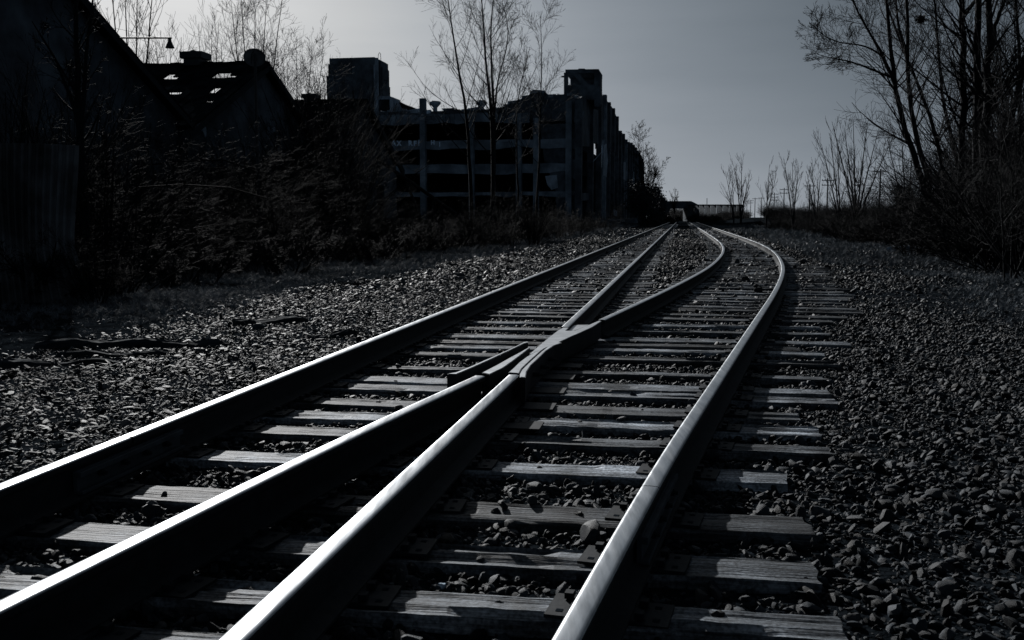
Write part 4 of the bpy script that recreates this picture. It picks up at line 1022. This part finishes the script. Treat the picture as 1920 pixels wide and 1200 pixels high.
for i, (ya, yb) in enumerate(bands):
    b = MB(); zt, zb_ = zf(ya), zf(yb); g = random.Random(i); n = 26
    l1 = LB - (.3 if i else 7)
    # spandrel beam with a chipped lower edge
    xs = [LW + (l1 - LW) * k / n for k in range(n + 1)]
    lowj = [zb_ + g.uniform(-.05, .22) * (1 + (k > 18)) for k in range(n + 1)]; upj = [zt + g.uniform(-.12, .05) for k in range(n + 1)]
    for k in range(n): b.prism([bl(xs[k], SB, lowj[k]), bl(xs[k + 1], SB, lowj[k + 1]), bl(xs[k + 1], SB, upj[k + 1]), bl(xs[k], SB, upj[k])], BT * 0, BT * .35)
    part(b, 'spandrel', 'concrete')
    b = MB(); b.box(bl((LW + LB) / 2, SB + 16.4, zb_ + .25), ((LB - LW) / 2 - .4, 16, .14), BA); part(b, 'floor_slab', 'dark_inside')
for px_, top, bot, w in ((795, 185, 430, .55), (885, 214, 430, .5), (973, 214, 400, .55), (1005, 222, 420, .5), (1066, 190, 425, .6), (700, 214, 430, .5), (640, 214, 430, .5)):
    b = MB(); p = fs(px_, HY); zt = fs(px_, top).z; b.box((p.x, p.y - .12, zt / 2), (w * .72, .5, zt / 2), BA, jit=.02); part(b, 'column', 'concrete', .03)
# inner columns and back wall keep the floors dark but readable
b = MB()
for i in range(8):
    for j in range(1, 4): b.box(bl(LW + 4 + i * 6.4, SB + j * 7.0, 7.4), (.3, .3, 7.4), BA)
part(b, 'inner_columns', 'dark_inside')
b = MB(); b.box(bl((LW + LB) / 2 - 1, SB + 33, 7.6), ((LB - LW) / 2 - 1.2, .2, 7.6), BA); part(b, 'back_wall', 'brick_dark')
# collapsed roof line: broken slab rising to the right
b = MB()
prof = [(700, 208), (730, 210), (760, 208), (800, 210), (832, 208), (838, 204), (862, 205), (866, 209), (880, 206), (905, 205), (930, 204), (950, 198), (972, 188), (990, 178), (1000, 174), (1012, 172), (1022, 172), (1028, 180), (1036, 182), (1046, 180), (1052, 177), (1066, 176), (1076, 182), (1082, 190)]
top = [fs(x_, y_, SB + 1.0) for x_, y_ in prof]; low = [fs(x_, 216 + max(0, (x_ - 940)) * .15, SB + 1.0) for x_, y_ in prof]
for k in range(len(top) - 1): b.prism([low[k], low[k + 1], top[k + 1], top[k]], BT * 0, BT * (3.0 + (k % 3)))
part(b, 'broken_parapet', 'brick_dark')
b = MB(); g = random.Random(4)
for k in range(46):
    px_ = g.uniform(715, 1080); y_ = np.interp(px_, [a for a, _ in prof], [c_ for _, c_ in prof]); q = fs(px_, y_ + g.uniform(-1, 1.5), SB + g.uniform(1.2, 3))
    b.box(q, (g.uniform(.2, .8), g.uniform(.2, .6), g.uniform(.08, .25)), BA, jit=.12)
part(b, 'roof_rubble', 'concrete')
# sagging wall between the columns at right front
b = MB(); b.prism([fs(1012, 232), fs(1085, 232), fs(1085, 425), fs(1046, 425), fs(1040, 350), fs(1020, 300)], BT * .1, BT * .5); part(b, 'front_wall', 'brick_dark')
for pg in ([(1022, 330), (1044, 328), (1046, 352), (1034, 356), (1026, 346)],):
    b = MB(); b.prism([fs(x_, y_) for x_, y_ in pg], BT * .02, BT * .09); part(b, 'plaster_or_daylight_patch', 'concrete_pale')
# side facade facing the tracks, dwindling to the right
side = [(1085, 186), (1092, 181), (1112, 184), (1122, 191), (1124, 181), (1135, 178), (1139, 190), (1147, 200), (1153, 211), (1158, 224), (1160, 236), (1158, 243), (1166, 248), (1172, 258), (1174, 266), (1184, 268), (1190, 274), (1197, 286), (1203, 296), (1205.5, 305), (1206, 330)]
b = MB(); g = random.Random(8)
for k in range(len(side) - 1):
    (xa, ya), (xb, yb) = side[k], side[k + 1]
    if xb <= xa: continue
    A_, B_ = fl(xa, ya), fl(xb, yb); za, zb2 = A_.z, B_.z
    hb = .62 if k % 2 else .66
    b.prism([A_, B_, Vector((B_.x, B_.y, zb2 * hb)), Vector((A_.x, A_.y, za * hb))], BR * -.5, BR * 0)
part(b, 'side_wall', 'brick_dark')
PXS = [1086, 1108, 1124, 1133, 1141, 1149, 1156, 1162, 1168, 1173, 1178, 1183, 1187.5, 1191.5, 1195, 1198, 1201, 1203.5, 1205.5]
tb = []
for k, px_ in enumerate(PXS):
    yt = np.interp(px_, [a for a, _ in side], [c_ for _, c_ in side]); p = fl(px_, yt); q = fl(px_ + .2, HY)
    b = MB(); b.box((p.x, p.y, p.z / 2), (.45, .7, p.z / 2 + .02), BA, jit=.03); part(b, 'pilaster', 'concrete' if k in (3, 9, 14) else 'brick_dark')
    tb.append((p, yt))
b = MB()
for k in range(len(PXS) - 1):             # sills and floor beams between the pilasters, some missing
    (pa, _), (pb, _) = tb[k], tb[k + 1]
    for fz in (.02, .2, .4):
        if g.random() < .25: continue
        za, zb2 = pa.z * fz, pb.z * fz
        b.prism([Vector((pa.x, pa.y, za)), Vector((pb.x, pb.y, zb2)), Vector((pb.x, pb.y, zb2 + 1.1)), Vector((pa.x, pa.y, za + 1.1))], BR * -.6, BR * -.12)
part(b, 'sill_bands', 'brick_dark')
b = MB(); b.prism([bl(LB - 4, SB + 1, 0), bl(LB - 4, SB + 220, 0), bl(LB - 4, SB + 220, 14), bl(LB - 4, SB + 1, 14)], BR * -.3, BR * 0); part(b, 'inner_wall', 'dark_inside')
for pg in ([(1131, 272), (1137, 270), (1139, 300), (1137, 332), (1131, 330)], [(1169, 304), (1172.5, 304), (1172.5, 338), (1169, 336)], [(1150, 392), (1157, 396), (1157, 406), (1150, 404)], [(1187, 322), (1189, 322), (1189, 378), (1187, 378)]):
    b = MB(); b.prism([fl(x_, y_, LB + .72) for x_, y_ in pg], BR * 0, BR * .06); part(b, 'plaster_or_daylight_patch', 'concrete_pale')
for pg in ([(1068, 300), (1078, 299), (1082, 318), (1090, 330), (1078, 336), (1068, 330)], [(1078, 205), (1096, 208), (1092, 232), (1084, 242), (1076, 228)], [(1080, 268), (1092, 272), (1091, 284), (1080, 283)]):
    b = MB(); b.prism([fs(x_, y_) for x_, y_ in pg], BT * -.14, BT * -.06); part(b, 'plaster_or_daylight_patch', 'concrete')
b = MB(); b.tube([fl(1112, 303, LB + .9), fl(1128, 285, LB + 1.2)], .07, 6); part(b, 'loose_bar', 'concrete_pale')
# mushroom columns left standing on the roof
for px_ in (816, 903):
    b = MB(); s_ = SB + 8
    zb2 = 15.3; c_ = fs(px_, 200, s_); z1, z2_, z3 = fs(px_, 201.5, s_).z, fs(px_, 195, s_).z, fs(px_, 191, s_).z
    b.tube([(c_.x, c_.y, 14.2), (c_.x, c_.y, z1)], .32, 10); b.tube([(c_.x, c_.y, z1), (c_.x, c_.y, z2_), (c_.x, c_.y, z2_ + .05), (c_.x, c_.y, z3)], [.34, .82, .86, .84], 12)
    b.box((c_.x + .1, c_.y, z3 + .06), (.45, .4, .1), BA, jit=.1)
    part(b, 'mushroom_column', 'concrete')
# roof tower at left with its stepped left edge
s_ = SB + 26
tw = fs(668, 150, s_); te = MB()
def tz(y_): return fs(668, y_, s_).z
z0_ = 14.0
def bx2(b, xa, xb, ya, zlow, sd0, dep):
    a_, c_ = fs(xa, HY, sd0), fs(xb, HY, sd0); m2 = (a_ + c_) / 2; w = (c_ - a_).length / 2; zt = fs((xa + xb) / 2, ya, sd0).z
    b.box(Vector((m2.x, m2.y, (zt + zlow) / 2)) + BT * dep / 2, (w, dep / 2, (zt - zlow) / 2), BA)
bx2(te, 623, 706, 108, z0_, s_, 7); bx2(te, 620.5, 622.9, 120, z0_, s_ + .3, 6); bx2(te, 617, 620.4, 142, z0_, s_ + .5, 6)
tower = part(te, 'roof_tower', 'brick_dark')
b = MB(); bx2(b, 704.5, 710, 121, z0_, s_ - .35, 1.0); part(b, 'tower_corner', 'concrete')
b = MB(); bx2(b, 706.2, 717, 113, z0_, s_ + 1.2, 4.5); bx2(b, 717.1, 720.5, 126, z0_, s_ + 1.5, 4); bx2(b, 720.6, 722, 158, z0_, s_ + 1.5, 4); part(b, 'tower_annex', 'brick_dark')
b = MB()
for dx in (708.5, 714.5): b.tube([fs(dx, 118, s_ + 1), fs(dx + (1 if dx < 710 else -1), 101, s_ + 1), fs(711.5, 98.5, s_ + 1)], .05, 6)
b.tube([fs(720, 150, s_ + 2), fs(727, 151, s_ + 2)], .07, 5); b.tube([fs(727, 151, s_ + 2), fs(722, 158, s_ + 2)], .05, 5); b.tube([fs(727, 151, s_ + 2), fs(726, 140, s_ + 2)], .04, 5)
part(b, 'tower_ladder', 'iron')
# penthouse beside it with slipping debris
s_ = SB + 6; b = MB(); bx2(b, 711, 733, 180, fs(720, 186, s_).z, s_, 5); bx2(b, 733.2, 739, 182, 14.2, s_ + .1, 4); part(b, 'penthouse', 'concrete')
b = MB(); bx2(b, 706.8, 711.5, 108, 14.0, s_ - .3, .5); part(b, 'tower_pier', 'concrete')
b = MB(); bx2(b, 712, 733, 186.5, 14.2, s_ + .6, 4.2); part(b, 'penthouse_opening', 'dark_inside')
b = MB(); b.prism([fs(x_, y_, s_ + .5) for x_, y_ in [(733, 181), (738, 184), (746, 190), (751, 201), (756, 207), (756, 218), (735, 218)]], BT * 0, BT * 2.5); part(b, 'debris_heap', 'concrete')
b = MB(); b.prism([fs(x_, y_, s_ + 1) for x_, y_ in [(735, 182), (745, 189), (760, 196), (772, 200), (781, 205), (777, 208), (764, 207), (755, 206), (748, 196)]], BT * 0, BT * 2.0); part(b, 'slipped_roof', 'roof_felt')
# the open boxy tower at the right corner
s_ = SB + 10; b = MB()
def fr(x_, y_): return fs(x_, y_, s_)
def bar(b, xa, ya, xb, yb, w, dep=.5, off=0.0):
    a_, c_ = fr(xa, ya), fr(xb, yb); d_ = (c_ - a_).normalized(); n_ = d_.cross(BT).normalized()
    b.prism([a_ - n_ * w, c_ - n_ * w, c_ + n_ * w, a_ + n_ * w], BT * (off), BT * (off + dep))
bar(b, 1060, 134, 1122.5, 133, .28, 6.5, -.02); bar(b, 1061, 136, 1061, 178, .3, .6, .01); bar(b, 1120, 136, 1120, 200, .45, .6, .01); bar(b, 1061, 165, 1120, 165, .45, .5, .03); bar(b, 1061, 177, 1120, 178, .7, 6, .04)
bar(b, 1078, 137, 1103, 164, .35, .4, .1); bar(b, 1052, 143, 1060, 143, .1, .4, .2); bar(b, 1084, 130.5, 1096, 130.5, .2, 1, .3)
part(b, 'corner_tower', 'brick_dark')
b = MB(); a_, c_ = fr(1061, 136), fr(1121, 200); b.prism([fr(1061, 138), fr(1121, 137), fr(1121, 200), fr(1061, 185)], BT * 5.6, BT * 6.0); b.prism([fr(1122.6, 134), fr(1122.6, 190)] + [fr(1122.6, 190) + BT * 6, fr(1122.6, 134) + BT * 6], BR * -.3, BR * 0); part(b, 'corner_tower_wall', 'brick_dark')
# painted letters on the second beam
def letters(txt, px_, py_, size, sx=1.0):
    cu = bpy.data.curves.new('letters', 'FONT'); cu.body = txt; cu.size = size; cu.extrude = .004; cu.offset = .05; cu.materials.append(MT['paint_faded'])
    tmp = bpy.data.objects.new('tmp', cu); me = bpy.data.meshes.new_from_object(tmp); bpy.data.objects.remove(tmp)
    o = ob('painted_letter', me); p = fs(px_, py_) - BT * .012
    o.location = p; o.rotation_euler = (R(90), 0, -PB); o.scale = (sx, 1, 1); o.parent = fac; fin(o)
for txt, px_, py_, sz, sx in (('A', 735, 272.5, .95, .9), ('X', 744.5, 273, .95, .9), ('R', 765.5, 273, 1.0, 1), ('F', 775.5, 273, .95, 1), ('R', 783.5, 272.5, 1.05, 1), ('H', 808, 271, .8, .95), ('i', 823.5, 275, .95, .8)): letters(txt, px_, py_, sz, sx)

# rubble heap at the factory corner
b = MB(); g = random.Random(12)
for k in range(150):
    q = at(g.uniform(1085, 1185), HY, g.uniform(118, 139)); q.z = g.uniform(-.1, .9) * g.random(); b.box(q, (g.uniform(.15, .9), g.uniform(.15, .7), g.uniform(.08, .4)), BA, jit=.15)
tag(b.build('rubble', 'brick_dark'), 'heap of broken concrete along the foot of the factory', 'rubble', kind='stuff')

# ------------------------------------------------------------------ far things down the line
e_ = empty('overpass', tuple(at(1280, HY, 330).xy) + (0,)); tag(e_, 'dark flat overpass crossing the tracks in the far distance', 'bridge'); EI = Matrix.Translation(-e_.location)
def fp(x_, y_, Y_=330.): return at(x_, y_, Y_)
b = MB(); b.prism([fp(1236, 377), fp(1296, 377), fp(1311, 384.5), fp(1311, 391), fp(1236, 391)], Vector((0, 0, 0)), Vector((0, 9, 0))); o = b.build('deck', 'brick_dark', e_); o.matrix_parent_inverse = EI
for xa, xb in ((1236, 1256), (1289, 1296)):
    b = MB(); b.prism([fp(xa, 391.2), fp(xb, 391.2), Vector((fp(xb, HY).x, 330, -.1)), Vector((fp(xa, HY).x, 330, -.1))], Vector((0, .3, 0)), Vector((0, 8.5, 0))); o = b.build('pier', 'brick_dark', e_); o.matrix_parent_inverse = EI
e_ = empty('long_wall', tuple(at(1335, HY, 300).xy) + (0,)); tag(e_, 'long low grey wall right of the overpass', 'wall'); EI = Matrix.Translation(-e_.location)
xs = [1290.5, 1302, 1312, 1322, 1333, 1344, 1356, 1368, 1382, 1396]
for a_, c_ in zip(xs[:-1], xs[1:]):
    b = MB(); P0, P1 = at(a_, 385.5, 300), at(c_, 385.5, 296); b.prism([Vector((P0.x, P0.y, -.2)), Vector((P1.x - .12, P1.y, -.2)), Vector((P1.x - .12, P1.y, P1.z)), P0], Vector((0, 0, 0)), Vector((0, .4, 0))); o = b.build('panel', 'brick_dark', e_); o.matrix_parent_inverse = EI
b = MB(); P0, P1 = at(1290, 384.5, 299.5), at(1396, 384.5, 295.5); b.box((P0 + P1) / 2, ((P1 - P0).length / 2, .35, .18)); o = b.build('coping', 'iron', e_); o.matrix_parent_inverse = EI
GP_ = 'utility poles marching down the right side'
def upole(px_, ptop, arms, label, hh=9.5, r=.15, ln=1.3):
    Y_ = (hh - HC) * F / (HY - ptop); p = at(px_, HY, Y_); e_ = empty('utility_pole', (p.x, p.y, 0)); tag(e_, label, 'utility pole', GP_)
    m_ = MB(); m_.tube([(0, 0, -.3), (0, 0, hh)], [r * 1.15, r * .8], 8); m_.build('pole', 'bark', e_)
    for a in range(arms):
        m_ = MB(); m_.box((0, -.15, hh - .5 - a * 1.0), (ln, .07, .075))
        for q in (-1, -.55, .55, 1): m_.tube([(q * ln * .92, -.15, hh - .43 - a), (q * ln * .92, -.15, hh - .2 - a)], .045, 6)
        m_.build('crossarm', 'bark', e_)
for a in ((1648, 318, 1, 'nearest utility pole, among the branches of the right trees'), (1550, 335, 2, 'utility pole with two crossarms right of the forked trees'), (1517, 346, 1, 'utility pole between the two forked bare trees'), (1469, 353, 2, 'double armed utility pole just left of a forked bare tree'),
          (1451, 362, 3, 'far utility pole with three short crossarms'), (1427, 370, 1, 'far pole just left of the leaning lone tree'), (1415, 371, 1, 'thin far pole, third from the left of the cluster beside the wall'), (1407, 375, 2, 'thin far pole in the middle of the cluster beside the wall'), (1400, 377, 2, 'thin far pole at the left of the cluster beside the wall')): upole(*a)
upole(1325, 372, 0, 'bare pole standing before the long grey wall', 9.0)
